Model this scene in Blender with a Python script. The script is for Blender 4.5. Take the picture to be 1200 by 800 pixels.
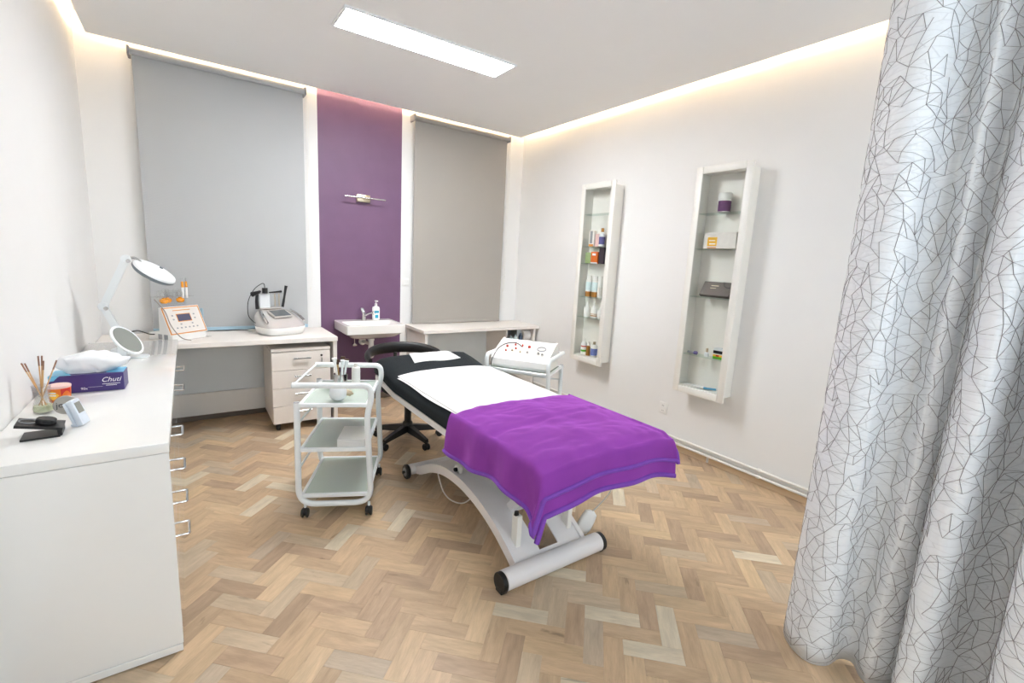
import bpy, bmesh, math, random
from mathutils import Vector, Matrix, noise
R = math.radians
PI = math.pi
for o in list(bpy.data.objects):
    bpy.data.objects.remove(o, do_unlink=True)
scene = bpy.context.scene
C = scene.collection

# ------------------------------------------------------------------ camera
CAM = Vector((0.5628, -4.6294, 1.48)); YAW, PIT, ROL, FPX = 0.6145, -0.1701, 0.0525, 541.1
fw = Vector((math.sin(YAW)*math.cos(PIT), math.cos(YAW)*math.cos(PIT), math.sin(PIT)))
r0 = Vector((math.cos(YAW), -math.sin(YAW), 0)); u0 = r0.cross(fw)
rt = r0*math.cos(ROL) + u0*math.sin(ROL); up = -r0*math.sin(ROL) + u0*math.cos(ROL)
cam = bpy.data.objects.new('camera', bpy.data.cameras.new('camera')); C.objects.link(cam)
m = Matrix((rt, up, -fw)).transposed().to_4x4(); m.translation = CAM
cam.matrix_world = m
cam.data.sensor_width = 36.0; cam.data.lens = FPX/1200*36; cam.data.clip_start = 0.02
scene.camera = cam
# ------------------------------------------------------------------ world, view
SKY = 3.6                   # fill light entering by the added window behind the camera
w = bpy.data.worlds.new('world'); scene.world = w; w.use_nodes = True
w.node_tree.nodes['Background'].inputs[0].default_value = (0.82, 0.91, 1, 1)
w.node_tree.nodes['Background'].inputs[1].default_value = SKY
vs = scene.view_settings
vs.view_transform = 'Standard'; vs.look = 'None'; vs.gamma = 1; vs.use_curve_mapping = False
vs.exposure = 0.56
PANEL_STRENGTH = 42.0       # ceiling LED panels
COVE_STRENGTH = 60.0        # warm LED strips in the ceiling cove

# ------------------------------------------------------------------ materials
def lin(c):
    return tuple(((v/255)/12.92 if v/255 <= .04045 else ((v/255+.055)/1.055)**2.4) for v in c)
MATS = {}
def mat(name, rgb, rough=.5, metal=0, spec=.5, coat=0, sheen=0, sheen_tint=None, var=.06, vscale=18, bump=0, bscale=200, emit=None, es=0, stretch=None):
    """Principled material with a procedural noise tint and optional fine relief."""
    if name in MATS: return MATS[name]
    M = bpy.data.materials.new(name); M.use_nodes = True; nt = M.node_tree; N = nt.nodes; L = nt.links
    b = N['Principled BSDF']
    c = lin(rgb)
    tc = N.new('ShaderNodeTexCoord'); src = tc.outputs['Object']
    if stretch:
        mp = N.new('ShaderNodeMapping'); mp.inputs['Scale'].default_value = stretch
        L.new(src, mp.inputs[0]); src = mp.outputs[0]
    nz = N.new('ShaderNodeTexNoise'); nz.inputs['Scale'].default_value = vscale; nz.inputs['Detail'].default_value = 4
    L.new(src, nz.inputs['Vector'])
    mx = N.new('ShaderNodeMix'); mx.data_type = 'RGBA'
    mx.inputs[6].default_value = tuple(max(0, v*(1-var)) for v in c)+(1,)
    mx.inputs[7].default_value = tuple(min(1, v*(1+var)) for v in c)+(1,)
    L.new(nz.outputs['Fac'], mx.inputs[0]); L.new(mx.outputs[2], b.inputs['Base Color'])
    b.inputs['Roughness'].default_value = rough; b.inputs['Metallic'].default_value = metal
    b.inputs['Specular IOR Level'].default_value = spec; b.inputs['Coat Weight'].default_value = coat
    b.inputs['Coat Roughness'].default_value = .04
    if sheen:
        b.inputs['Sheen Weight'].default_value = sheen; b.inputs['Sheen Roughness'].default_value = .35
        b.inputs['Sheen Tint'].default_value = tuple(lin(sheen_tint or rgb))+(1,)
    if bump:
        n2 = N.new('ShaderNodeTexNoise'); n2.inputs['Scale'].default_value = bscale; n2.inputs['Detail'].default_value = 3
        L.new(src, n2.inputs['Vector'])
        bp = N.new('ShaderNodeBump'); bp.inputs['Strength'].default_value = bump; bp.inputs['Distance'].default_value = .002
        L.new(n2.outputs['Fac'], bp.inputs['Height']); L.new(bp.outputs[0], b.inputs['Normal'])
    if emit:
        b.inputs['Emission Color'].default_value = tuple(lin(emit))+(1,); b.inputs['Emission Strength'].default_value = es
    MATS[name] = M
    return M

def thin_glass(name, tint, refl=.10, rough=.02, fixed=None):
    M = bpy.data.materials.new(name); M.use_nodes = True; nt = M.node_tree; N = nt.nodes; L = nt.links
    N.remove(N['Principled BSDF']); out = N['Material Output']
    tr = N.new('ShaderNodeBsdfTransparent'); gl = N.new('ShaderNodeBsdfGlossy'); gl.inputs['Roughness'].default_value = rough
    lw = N.new('ShaderNodeLayerWeight'); lw.inputs['Blend'].default_value = refl
    nz = N.new('ShaderNodeTexNoise'); nz.inputs['Scale'].default_value = 3
    rp = N.new('ShaderNodeMix'); rp.data_type = 'RGBA'
    rp.inputs[6].default_value = tuple(v*.985 for v in tint)+(1,); rp.inputs[7].default_value = tuple(tint)+(1,)
    L.new(nz.outputs['Fac'], rp.inputs[0]); L.new(rp.outputs[2], tr.inputs[0])
    ms = N.new('ShaderNodeMixShader')
    if fixed is None: L.new(lw.outputs['Fresnel'], ms.inputs[0])
    else: ms.inputs[0].default_value = fixed
    L.new(tr.outputs[0], ms.inputs[1]); L.new(gl.outputs[0], ms.inputs[2]); L.new(ms.outputs[0], out.inputs[0])
    MATS[name] = M; return M

def emission(name, rgb, strength):
    M = bpy.data.materials.new(name); M.use_nodes = True; nt = M.node_tree; N = nt.nodes
    N.remove(N['Principled BSDF']); e = N.new('ShaderNodeEmission')
    e.inputs[0].default_value = tuple(lin(rgb))+(1,); e.inputs[1].default_value = strength
    nt.links.new(e.outputs[0], N['Material Output'].inputs[0]); MATS[name] = M; return M

mat('wall', (239, 238, 236), .75, var=.012, vscale=6, bump=.08, bscale=90)
mat('ceiling', (244, 243, 241), .8, var=.01, vscale=5)
mat('purple_wall', (112, 81, 112), .5, var=.10, vscale=7, bump=.1, bscale=60)
mat('gloss_white', (243, 243, 241), .12, spec=.6, coat=.7, var=.01)
mat('gloss_front', (243, 241, 238), .04, spec=1.0, coat=1.0, var=.01)
mat('desk_white', (238, 232, 226), .42, var=.015, vscale=30, bump=.05, bscale=300)
mat('cream_drawer', (236, 229, 222), .4, var=.015, vscale=30)
mat('gap_dark', (60, 52, 46), .7)
mat('grey_panel', (228, 234, 237), .6, var=.03, vscale=8)
mat('board_white', (240, 238, 234), .55, var=.02)
mat('skirting_grey', (120, 108, 98), .6, var=.08)
mat('skirting_tan', (206, 180, 148), .5, var=.12, vscale=14, stretch=(6, 1, 20))
mat('white_metal', (238, 242, 243), .28, spec=.6, var=.01)
mat('white_paint', (240, 237, 230), .35, var=.015)
mat('bed_white', (236, 232, 232), .3, spec=.55, var=.015)
mat('black_plastic', (24, 23, 24), .38, var=.1)
mat('black_fabric', (34, 38, 41), .95, var=.18, vscale=60, bump=.5, bscale=700, spec=.2, sheen=.25, sheen_tint=(90, 100, 105))
mat('white_fabric', (232, 231, 228), .9, var=.02, vscale=30, bump=.25, bscale=500, spec=.2)
mat('paper_white', (226, 224, 222), .9, var=.03, vscale=80, bump=.3, bscale=260, spec=.2)
mat('chrome', (205, 205, 205), .14, metal=1, var=.03)
mat('satin_nickel', (196, 182, 158), .3, metal=1, var=.05)
mat('ceramic', (240, 237, 232), .1, spec=.6, coat=.4, var=.008)
mat('plastic_white', (240, 239, 236), .35, var=.015)
mat('plastic_grey', (150, 152, 156), .4, var=.04)
mat('silver_shell', (214, 210, 206), .25, metal=.35, coat=.5, var=.02)
mat('lcd', (70, 76, 104), .15, spec=.6, var=.05)
mat('lcd_grey', (92, 98, 102), .12, spec=.6, var=.1)
mat('orange_trim', (214, 142, 62), .4, var=.05)
mat('amber', (236, 152, 14), .12, spec=.6, coat=.6, var=.12, vscale=40)
mat('panel_beige', (224, 218, 212), .45, var=.01)
mat('pale_blue', (166, 196, 212), .3, var=.05)
mat('reed', (214, 172, 122), .7, var=.15, stretch=(60, 60, 4))
mat('reed_tip', (150, 112, 90), .7, var=.15)
mat('diffuser_oil', (206, 214, 170), .12, spec=.6, coat=.5, var=.06)
mat('pink', (232, 196, 190), .5, var=.04)
mat('orange_print', (236, 120, 30), .35, var=.25, vscale=24)
mat('red_print', (206, 46, 34), .35, var=.1)
mat('yellow_print', (246, 190, 60), .4, var=.05)
mat('disc_grey', (168, 164, 156), .4, metal=.4, var=.04)
mat('clock_body', (222, 230, 240), .3, var=.01)
mat('clock_lcd', (150, 150, 142), .3, var=.05)
mat('tissue', (240, 242, 244), .95, var=.015, spec=.1)
mat('box_purple', (66, 52, 116), .35, var=.12, vscale=9)
mat('box_blue', (104, 186, 222), .35, var=.12, vscale=12)
mat('text_white', (246, 246, 248), .5)
mat('text_dark', (70, 68, 70), .5)
mat('mirror_glass', (196, 198, 190), .03, metal=1, var=.01)
mat('rim_grey', (110, 120, 126), .35, var=.03)
mat('cable_black', (30, 28, 28), .5)
mat('cable_grey', (150, 142, 134), .5)
mat('cable_white', (226, 224, 220), .5)
mat('red_knob', (196, 60, 44), .4)
mat('brush_tan', (206, 168, 110), .6, var=.2)
mat('soap_label', (44, 164, 196), .4, var=.25, vscale=30)
mat('bottle_white', (240, 238, 234), .3, var=.02)
mat('gold', (190, 134, 66), .3, metal=.5, var=.1)
mat('green_box', (150, 168, 118), .5, var=.12)
mat('orange_box', (226, 112, 34), .45, var=.15)
mat('dark_box', (58, 48, 58), .5, var=.1)
mat('brown_box', (98, 88, 82), .5, var=.05)
mat('jar_purple', (108, 62, 110), .35, var=.08)
mat('marble_box', (232, 226, 220), .5, var=.12, vscale=26)
mat('label_blue', (108, 124, 190), .4, var=.05)
mat('green_print', (92, 178, 40), .4)
mat('card_blue', (62, 158, 200), .5)
mat('slate_blue', (70, 86, 108), .4, var=.1)
mat('aqua_white', (222, 238, 240), .3, var=.03)
mat('violet_print', (96, 92, 150), .4, var=.2)
mat('bristle', (92, 70, 56), .8, var=.2)
mat('frosted_plastic', (232, 236, 238), .3, var=.03)
mat('socket_hole', (110, 108, 106), .6)
thin_glass('glass', (.985, .995, .99), .04)
thin_glass('shelf_glass', (.93, .97, .955), fixed=.07)
thin_glass('clear_plastic', (.965, .965, .96), .10, .08, fixed=.09)
emission('led_panel', (250, 252, 255), PANEL_STRENGTH)
emission('led_strip', (255, 222, 180), COVE_STRENGTH)

def frosted():
    M = mat('frosted_green', (190, 203, 192), .22, spec=.55, coat=.25, var=.03, vscale=5)
    return M
frosted()

def mat_velvet():
    M = mat('velvet', (136, 62, 158), .85, spec=.15, sheen=1.0, sheen_tint=(206, 120, 226), var=.22, vscale=5, bump=.35, bscale=420, stretch=(1, 2.6, 1))
    mat('velvet_hem', (122, 72, 170), .8, spec=.2, sheen=.7, sheen_tint=(180, 120, 230), var=.1, vscale=30, bump=.4, bscale=600)
mat_velvet()

def mat_blind(name, rgb):
    """woven roller-blind cloth: fine horizontal threads"""
    M = mat(name, rgb, .75, var=.03, vscale=3, spec=.25); nt = M.node_tree; N = nt.nodes; L = nt.links
    b = N['Principled BSDF']; tc = N.new('ShaderNodeTexCoord')
    wv = N.new('ShaderNodeTexWave'); wv.bands_direction = 'Z'; wv.inputs['Scale'].default_value = 34
    wv.inputs['Distortion'].default_value = 1.2; wv.inputs['Detail'].default_value = 2; wv.inputs['Detail Scale'].default_value = 6
    L.new(tc.outputs['Object'], wv.inputs['Vector'])
    bp = N.new('ShaderNodeBump'); bp.inputs['Strength'].default_value = .3; bp.inputs['Distance'].default_value = .001
    L.new(wv.outputs['Fac'], bp.inputs['Height']); L.new(bp.outputs[0], b.inputs['Normal'])
mat_blind('blind_cool', (182, 184, 185)); mat_blind('blind_warm', (166, 161, 154))

def mat_floor(name, ang):
    """oak plank: colour of the single plank comes from the object colour or the mesh attribute"""
    M = bpy.data.materials.new(name); M.use_nodes = True; nt = M.node_tree; N = nt.nodes; L = nt.links
    b = N['Principled BSDF']; b.inputs['Roughness'].default_value = .42; b.inputs['Specular IOR Level'].default_value = .4
    geo = N.new('ShaderNodeNewGeometry'); mp = N.new('ShaderNodeMapping'); mp.vector_type = 'POINT'
    mp.inputs['Rotation'].default_value = (0, 0, -ang)
    L.new(geo.outputs['Position'], mp.inputs[0])
    oi = N.new('ShaderNodeObjectInfo'); at = N.new('ShaderNodeAttribute'); at.attribute_name = 'pcol'
    add = N.new('ShaderNodeMix'); add.data_type = 'RGBA'; add.blend_type = 'ADD'; add.inputs[0].default_value = 1
    L.new(oi.outputs['Color'], add.inputs[6]); L.new(at.outputs['Color'], add.inputs[7])
    sep = N.new('ShaderNodeSeparateColor'); L.new(add.outputs[2], sep.inputs[0])
    wv = N.new('ShaderNodeMath'); wv.operation = 'MULTIPLY'; wv.inputs[1].default_value = 97.0; L.new(sep.outputs[2], wv.inputs[0])
    def nz(scale, det, sc):
        m2 = N.new('ShaderNodeMapping'); m2.inputs['Scale'].default_value = sc; L.new(mp.outputs[0], m2.inputs[0])
        n = N.new('ShaderNodeTexNoise'); n.noise_dimensions = '4D'; n.inputs['Scale'].default_value = scale; n.inputs['Detail'].default_value = det
        n.inputs['Distortion'].default_value = .6
        L.new(m2.outputs[0], n.inputs['Vector']); L.new(wv.outputs[0], n.inputs['W']); return n.outputs['Fac']
    g1 = nz(4, 6, (1.6, 9, 1)); g2 = nz(26, 3, (1, 12, 1)); g3 = nz(7, 5, (.9, 4.0, 1))
    rp = N.new('ShaderNodeMapRange'); rp.inputs[1].default_value = .25; rp.inputs[2].default_value = .75; rp.inputs[3].default_value = .80; rp.inputs[4].default_value = 1.14
    L.new(g1, rp.inputs[0])
    rp2 = N.new('ShaderNodeMapRange'); rp2.inputs[1].default_value = .3; rp2.inputs[2].default_value = .7; rp2.inputs[3].default_value = .93; rp2.inputs[4].default_value = 1.06
    L.new(g2, rp2.inputs[0])
    # dark cracks along the grain, only on planks whose tone lets them show
    rp3 = N.new('ShaderNodeMapRange'); rp3.inputs[1].default_value = .66; rp3.inputs[2].default_value = .74; rp3.inputs[3].default_value = 1; rp3.inputs[4].default_value = .62
    L.new(g3, rp3.inputs[0])
    m1 = N.new('ShaderNodeMath'); m1.operation = 'MULTIPLY'; L.new(rp.outputs[0], m1.inputs[0]); L.new(rp2.outputs[0], m1.inputs[1])
    m3 = N.new('ShaderNodeMath'); m3.operation = 'MULTIPLY'; L.new(m1.outputs[0], m3.inputs[0]); L.new(rp3.outputs[0], m3.inputs[1])
    vm = N.new('ShaderNodeVectorMath'); vm.operation = 'SCALE'; L.new(add.outputs[2], vm.inputs[0]); L.new(m3.outputs[0], vm.inputs['Scale'])
    L.new(vm.outputs[0], b.inputs['Base Color'])
    bp = N.new('ShaderNodeBump'); bp.inputs['Strength'].default_value = .25; bp.inputs['Distance'].default_value = .001
    L.new(g1, bp.inputs['Height']); L.new(bp.outputs[0], b.inputs['Normal'])
    MATS[name] = M
mat_floor('oak_a', R(-45)); mat_floor('oak_b', R(45))
mat('floor_base', (150, 124, 96), .7, var=.1)

def mat_curtain():
    M = bpy.data.materials.new('curtain'); M.use_nodes = True; nt = M.node_tree; N = nt.nodes; L = nt.links
    b = N['Principled BSDF']; b.inputs['Roughness'].default_value = .42; b.inputs['Specular IOR Level'].default_value = .5
    b.inputs['Sheen Weight'].default_value = .2
    uv = N.new('ShaderNodeUVMap'); uv.uv_map = 'UVMap'
    def net(sc, rnd, wdt, off):
        mp = N.new('ShaderNodeMapping'); mp.inputs['Scale'].default_value = sc; mp.inputs['Location'].default_value = off
        L.new(uv.outputs[0], mp.inputs[0])
        v = N.new('ShaderNodeTexVoronoi'); v.voronoi_dimensions = '2D'; v.feature = 'DISTANCE_TO_EDGE'; v.inputs['Scale'].default_value = 1
        v.inputs['Randomness'].default_value = rnd
        L.new(mp.outputs[0], v.inputs['Vector'])
        r = N.new('ShaderNodeMapRange'); r.inputs[1].default_value = wdt*.4; r.inputs[2].default_value = wdt; r.inputs[3].default_value = 1; r.inputs[4].default_value = 0
        L.new(v.outputs['Distance'], r.inputs[0]); return r.outputs[0], v.outputs['Distance']
    c, dc = net((16, 26, 1), 1, .02, (3.3, 7.1, 0)); d, dd = net((9, 40, 1), 1, .03, (1.3, 2.1, 0))
    def math(op, x, y=None, val=None):
        n = N.new('ShaderNodeMath'); n.operation = op; L.new(x, n.inputs[0])
        if y is not None: L.new(y, n.inputs[1])
        if val is not None: n.inputs[1].default_value = val
        return n.outputs[0]
    mx = N.new('ShaderNodeMix'); mx.data_type = 'RGBA'
    mx.inputs[6].default_value = lin((240, 243, 246))+(1,); mx.inputs[7].default_value = lin((210, 212, 216))+(1,)
    L.new(math('MULTIPLY', d, val=.5), mx.inputs[0]); L.new(mx.outputs[2], b.inputs['Base Color'])
    hsum = math('ADD', math('MINIMUM', math('MULTIPLY', dc, val=3), val=.5), math('MINIMUM', math('MULTIPLY', dd, val=2.5), val=.35))
    bp = N.new('ShaderNodeBump'); bp.inputs['Strength'].default_value = .4; bp.inputs['Distance'].default_value = .004
    L.new(hsum, bp.inputs['Height']); L.new(bp.outputs[0], b.inputs['Normal'])
    MATS['curtain'] = M
mat_curtain()
mat('curtain_line', (142, 137, 139), .5, var=.15, vscale=30)

# ------------------------------------------------------------------ geometry helpers
def V(*a): return Vector(a)
def box(bm, lo, hi, bev=.003, seg=1, M=None):
    lo = Vector(lo); hi = Vector(hi)
    g = bmesh.ops.create_cube(bm, size=1)['verts']
    T = Matrix.Translation((lo+hi)/2) @ Matrix.Diagonal((*(hi-lo), 1))
    bmesh.ops.transform(bm, matrix=T, verts=g)
    if bev > 0:
        bev = min(bev, min(hi-lo)*.45)
        es = list({e for v in g for e in v.link_edges})
        r = bmesh.ops.bevel(bm, geom=es, offset=bev, segments=seg, affect='EDGES', profile=.5)
        g = list({v for v in r['verts']} | {v for v in g if v.is_valid})
    if M is not None: bmesh.ops.transform(bm, matrix=M, verts=[v for v in g if v.is_valid])
    return bm
def basis(d):
    d = d.normalized(); a = Vector((0, 0, 1)) if abs(d.z) < .95 else Vector((1, 0, 0))
    x = a.cross(d).normalized(); return x, d.cross(x)
def loft(bm, rings, cap=True, closed=False):
    R_ = [[bm.verts.new(p) for p in r] for r in rings]; n = len(R_[0])
    for i in range(len(R_)-1 if not closed else len(R_)):
        a, b = R_[i], R_[(i+1) % len(R_)]
        for j in range(n):
            bm.faces.new((a[j], a[(j+1) % n], b[(j+1) % n], b[j]))
    if cap and not closed:
        bm.faces.new(list(reversed(R_[0]))); bm.faces.new(R_[-1])
    return bm
def cyl(bm, p0, p1, ra, rb=None, seg=20, bev=0):
    p0 = Vector(p0); p1 = Vector(p1); rb = ra if rb is None else rb; d = p1-p0; x, y = basis(d); dn = d.normalized()
    st = [(0, ra), (d.length, rb)]
    if bev: st = [(0, ra-bev), (bev, ra), (d.length-bev, rb), (d.length, rb-bev)]
    return loft(bm, [[p0+dn*t+(x*math.cos(2*PI*k/seg)+y*math.sin(2*PI*k/seg))*r for k in range(seg)] for t, r in st])
def lathe(bm, prof, o=(0, 0, 0), seg=24, M=None):
    o = Vector(o); M = M or Matrix.Identity(4)
    return loft(bm, [[M @ (o+Vector((max(r, 1e-4)*math.cos(2*PI*k/seg), max(r, 1e-4)*math.sin(2*PI*k/seg), z))) for k in range(seg)] for r, z in prof])
def rounded(pts, rad, n=6):
    """polyline with rounded corners; rad = number or list per inner point"""
    P = [Vector(p) for p in pts]; out = [P[0]]
    for i in range(1, len(P)-1):
        r = rad[i-1] if isinstance(rad, (list, tuple)) else rad
        a = (P[i-1]-P[i]); b = (P[i+1]-P[i]); t = min(r, a.length*.49, b.length*.49)
        p, q = P[i]+a.normalized()*t, P[i]+b.normalized()*t
        for k in range(n+1):
            s = k/n; out.append(p*(1-s)**2+P[i]*2*s*(1-s)+q*s*s)
    return out+[P[-1]]
def tube(bm, pts, r, seg=10, closed=False, flat=None):
    P = [Vector(p) for p in pts]; n = len(P); rings = []; X = None
    for i in range(n):
        d = (P[(i+1) % n]-P[i-1]) if closed else (P[min(i+1, n-1)]-P[max(i-1, 0)])
        if d.length < 1e-9: d = Vector((0, 0, 1))
        d.normalize()
        if X is None: X, Y = basis(d)
        else:
            X = (X-d*X.dot(d)).normalized(); Y = d.cross(X)
        rr = r(i/(n-1)) if callable(r) else r
        rings.append([P[i]+X*math.cos(2*PI*k/seg)*rr+Y*math.sin(2*PI*k/seg)*rr for k in range(seg)])
    return loft(bm, rings, closed=closed)
def prism(bm, poly, a, b, ax='x'):
    """extrude a 2D polygon along an axis; polygon coordinates are the two other axes in order"""
    def P(u, v, t): return {'x': (t, u, v), 'y': (u, t, v), 'z': (u, v, t)}[ax]
    return loft(bm, [[P(u, v, a) for u, v in poly], [P(u, v, b) for u, v in poly]])
def smoothpath(pts, n=8):
    P = [Vector(p) for p in pts]; out = []
    for i in range(len(P)-1):
        p0, p1, p2, p3 = P[max(i-1, 0)], P[i], P[i+1], P[min(i+2, len(P)-1)]
        for k in range(n):
            t = k/n
            out.append(.5*((2*p1)+(p2-p0)*t+(2*p0-5*p1+4*p2-p3)*t*t+(3*p1-p0-3*p2+p3)*t**3))
    return out+[P[-1]]
def sheet(bm, f, nu, nv):
    G = [[bm.verts.new(f(i/nu, j/nv)) for j in range(nv+1)] for i in range(nu+1)]
    for i in range(nu):
        for j in range(nv): bm.faces.new((G[i][j], G[i+1][j], G[i+1][j+1], G[i][j+1]))
    return bm
def solid_sheet(bm, f, nu, nv, th, nrm=(0, 0, 1)):
    """sheet with real thickness: second layer offset by th along nrm (down), rims closed"""
    nrm = Vector(nrm)
    A = [[bm.verts.new(f(i/nu, j/nv)) for j in range(nv+1)] for i in range(nu+1)]
    B = [[bm.verts.new(Vector(f(i/nu, j/nv))-nrm*th) for j in range(nv+1)] for i in range(nu+1)]
    for i in range(nu):
        for j in range(nv):
            bm.faces.new((A[i][j], A[i+1][j], A[i+1][j+1], A[i][j+1])); bm.faces.new((B[i][j+1], B[i+1][j+1], B[i+1][j], B[i][j]))
    def rim(a, b):
        for k in range(len(a)-1): bm.faces.new((a[k], a[k+1], b[k+1], b[k]))
    rim(A[0], B[0]); rim(A[-1][::-1], B[-1][::-1]); rim([r[-1] for r in A], [r[-1] for r in B]); rim([r[0] for r in A][::-1], [r[0] for r in B][::-1])
    return bm
def NB(): return bmesh.new()

ROOTM = {}
def obj(name, bm, material, parent=None, world=False, angle=35):
    if world and parent is not None:
        root = parent if parent.name in ROOTM else parent.parent
        bmesh.ops.transform(bm, matrix=ROOTM[root.name].inverted(), verts=bm.verts)
    bmesh.ops.recalc_face_normals(bm, faces=bm.faces)
    me = bpy.data.meshes.new(name); bm.to_mesh(me); bm.free()
    ms = material if isinstance(material, (list, tuple)) else [material]
    for x in ms: me.materials.append(MATS[x])
    for p in me.polygons: p.use_smooth = True
    me.set_sharp_from_angle(angle=R(angle))
    o = bpy.data.objects.new(name, me); C.objects.link(o)
    if parent is not None: o.parent = parent
    return o
def tag(o, label, cat=None, group=None, kind=None):
    if label: o['label'] = label
    if cat: o['category'] = cat
    if group: o['group'] = group
    if kind: o['kind'] = kind
    return o
def thing(name, label, cat, loc=(0, 0, 0), rz=0, group=None):
    o = bpy.data.objects.new(name, None); C.objects.link(o); o.empty_display_size = .05
    o.location = loc; o.rotation_euler = (0, 0, rz)
    ROOTM[o.name] = Matrix.Translation(loc) @ Matrix.Rotation(rz, 4, 'Z')
    return tag(o, label, cat, group)
def struct(name, bm, material, parent=None, angle=35):
    o = obj(name, bm, material, parent, angle=angle); o['kind'] = 'structure'; return o
def mesh_part(src, parent, loc=None, rz=None, scale=None):
    """another part that shares the mesh of an earlier one"""
    o = src.copy(); C.objects.link(o); o.parent = parent
    if loc is not None: o.location = loc
    if rz is not None: o.rotation_euler = (0, 0, rz)
    if scale is not None: o.scale = scale
    return o
def text(name, body, size, M, material, parent, italic=0, depth=.0006):
    cu = bpy.data.curves.new(name, 'FONT'); cu.body = body; cu.size = size; cu.shear = italic; cu.extrude = depth; cu.align_x = 'CENTER'
    t = bpy.data.objects.new('tmp', cu); C.objects.link(t)
    dg = bpy.context.evaluated_depsgraph_get(); dg.update()
    me = bpy.data.meshes.new_from_object(t.evaluated_get(dg)); C.objects.unlink(t); bpy.data.objects.remove(t)
    me.name = name; me.transform(M); me.materials.clear(); me.materials.append(MATS[material])
    o = bpy.data.objects.new(name, me); C.objects.link(o); o.parent = parent; return o
#OBJECTS
# ------------------------------------------------------------------ room shell
XR, YF, H, HS = 3.848, -5.9, 2.86, 3.02       # right wall, wall behind, ceiling, slab above the cove
PX1, PX2 = 1.583, 2.372                        # painted strip on the window wall
bm = NB(); box(bm, (-.12, YF-.12, -.05), (XR+.12, .12, -.004), 0); floor = struct('floor', bm, 'floor_base')
bm = NB(); box(bm, (-.12, YF-.12, 0), (0, .12, HS), 0); struct('wall_left', bm, 'wall')
bm = NB(); box(bm, (XR, YF-.12, 0), (XR+.12, .12, HS), 0); struct('wall_right', bm, 'wall')
WX0, WX1, WZ0, WZ1 = .7, 3.7, .9, 2.65          # unseen window, added to let fill light in from behind the camera
bm = NB()
for lo, hi in (((0, 0), (WX0, HS)), ((WX1, 0), (XR, HS)), ((WX0, 0), (WX1, WZ0)), ((WX0, WZ1), (WX1, HS))): box(bm, (lo[0], YF-.12, lo[1]), (hi[0], YF, hi[1]), 0)
struct('wall_front', bm, 'wall')
bm = NB()
for x in (WX0, WX0+1.0, WX0+1.95, WX1-.05): box(bm, (x, YF-.09, WZ0), (x+.05, YF-.04, WZ1), .004)
for z in (WZ0, WZ1-.05): box(bm, (WX0, YF-.09, z), (WX1, YF-.04, z+.05), .004)
win = struct('fill_window', bm, 'white_paint')
bm = NB(); box(bm, (WX0+.02, YF-.068, WZ0+.02), (WX1-.02, YF-.062, WZ1-.02), 0); obj('fill_window_pane', bm, 'glass', win)
pl = bpy.data.lights.new('fill_portal', 'AREA'); pl.shape = 'RECTANGLE'; pl.size = WX1-WX0; pl.size_y = WZ1-WZ0; pl.cycles.is_portal = True  # portal for the fill light coming through the added window
po = bpy.data.objects.new('fill_portal', pl); C.objects.link(po); po.location = ((WX0+WX1)/2, YF-.125, (WZ0+WZ1)/2); po.rotation_euler = (R(90), 0, 0)
bm = NB()
for x0, x1 in ((0, PX1), (PX1, PX2), (PX2, XR)): box(bm, (x0, 0, 0), (x1, .12, HS), 0)
o = struct('wall_back', bm, ['wall', 'purple_wall'])
for p in o.data.polygons:
    if PX1-.001 < p.center.x < PX2+.001 and p.normal.y < -.5: p.material_index = 1
bm = NB(); box(bm, (.082, YF+.1, H), (XR-.129, -.126, H+.035), 0); struct('ceiling', bm, 'ceiling')
bm = NB(); box(bm, (-.12, YF-.12, HS), (XR+.12, .12, HS+.1), 0); struct('ceiling_upper', bm, 'ceiling')
# cove LED strips lying on the edge of the lowered ceiling
for nm, lo, hi, lab in (('a', (.10, -5.7, H+.036), (.112, -.15, H+.044), 'warm LED strip in the ceiling cove along the left wall'),
                        ('b', (.15, -.156, H+.036), (XR-.16, -.144, H+.044), 'warm LED strip in the ceiling cove above the roller blinds'),
                        ('c', (XR-.161, -5.7, H+.036), (XR-.149, -.15, H+.044), 'warm LED strip in the ceiling cove above the display cabinets')):
    bm = NB(); box(bm, lo, hi, 0); tag(obj('led_strip', bm, 'led_strip'), lab, 'led strip', 'cove LED strips')
# ceiling LED panels
def ceiling_panel(x, y, lab):
    t = thing('ceiling_light', lab, 'ceiling light', (x, y, H-.012)); a, b, f = 1.195, .295, .016
    bm = NB()
    for lo, hi in (((0, 0, 0), (a, f, .012)), ((0, b-f, 0), (a, b, .012)), ((0, f, 0), (f, b-f, .012)), ((a-f, f, 0), (a, b-f, .012))): box(bm, lo, hi, .001)
    obj('frame', bm, 'white_metal', t)
    bm = NB(); box(bm, (f, f, .003), (a-f, b-f, .010), 0); obj('diffuser', bm, 'led_panel', t)
ceiling_panel(1.3686, -1.684, 'long white rectangular LED panel glowing on the ceiling')

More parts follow.
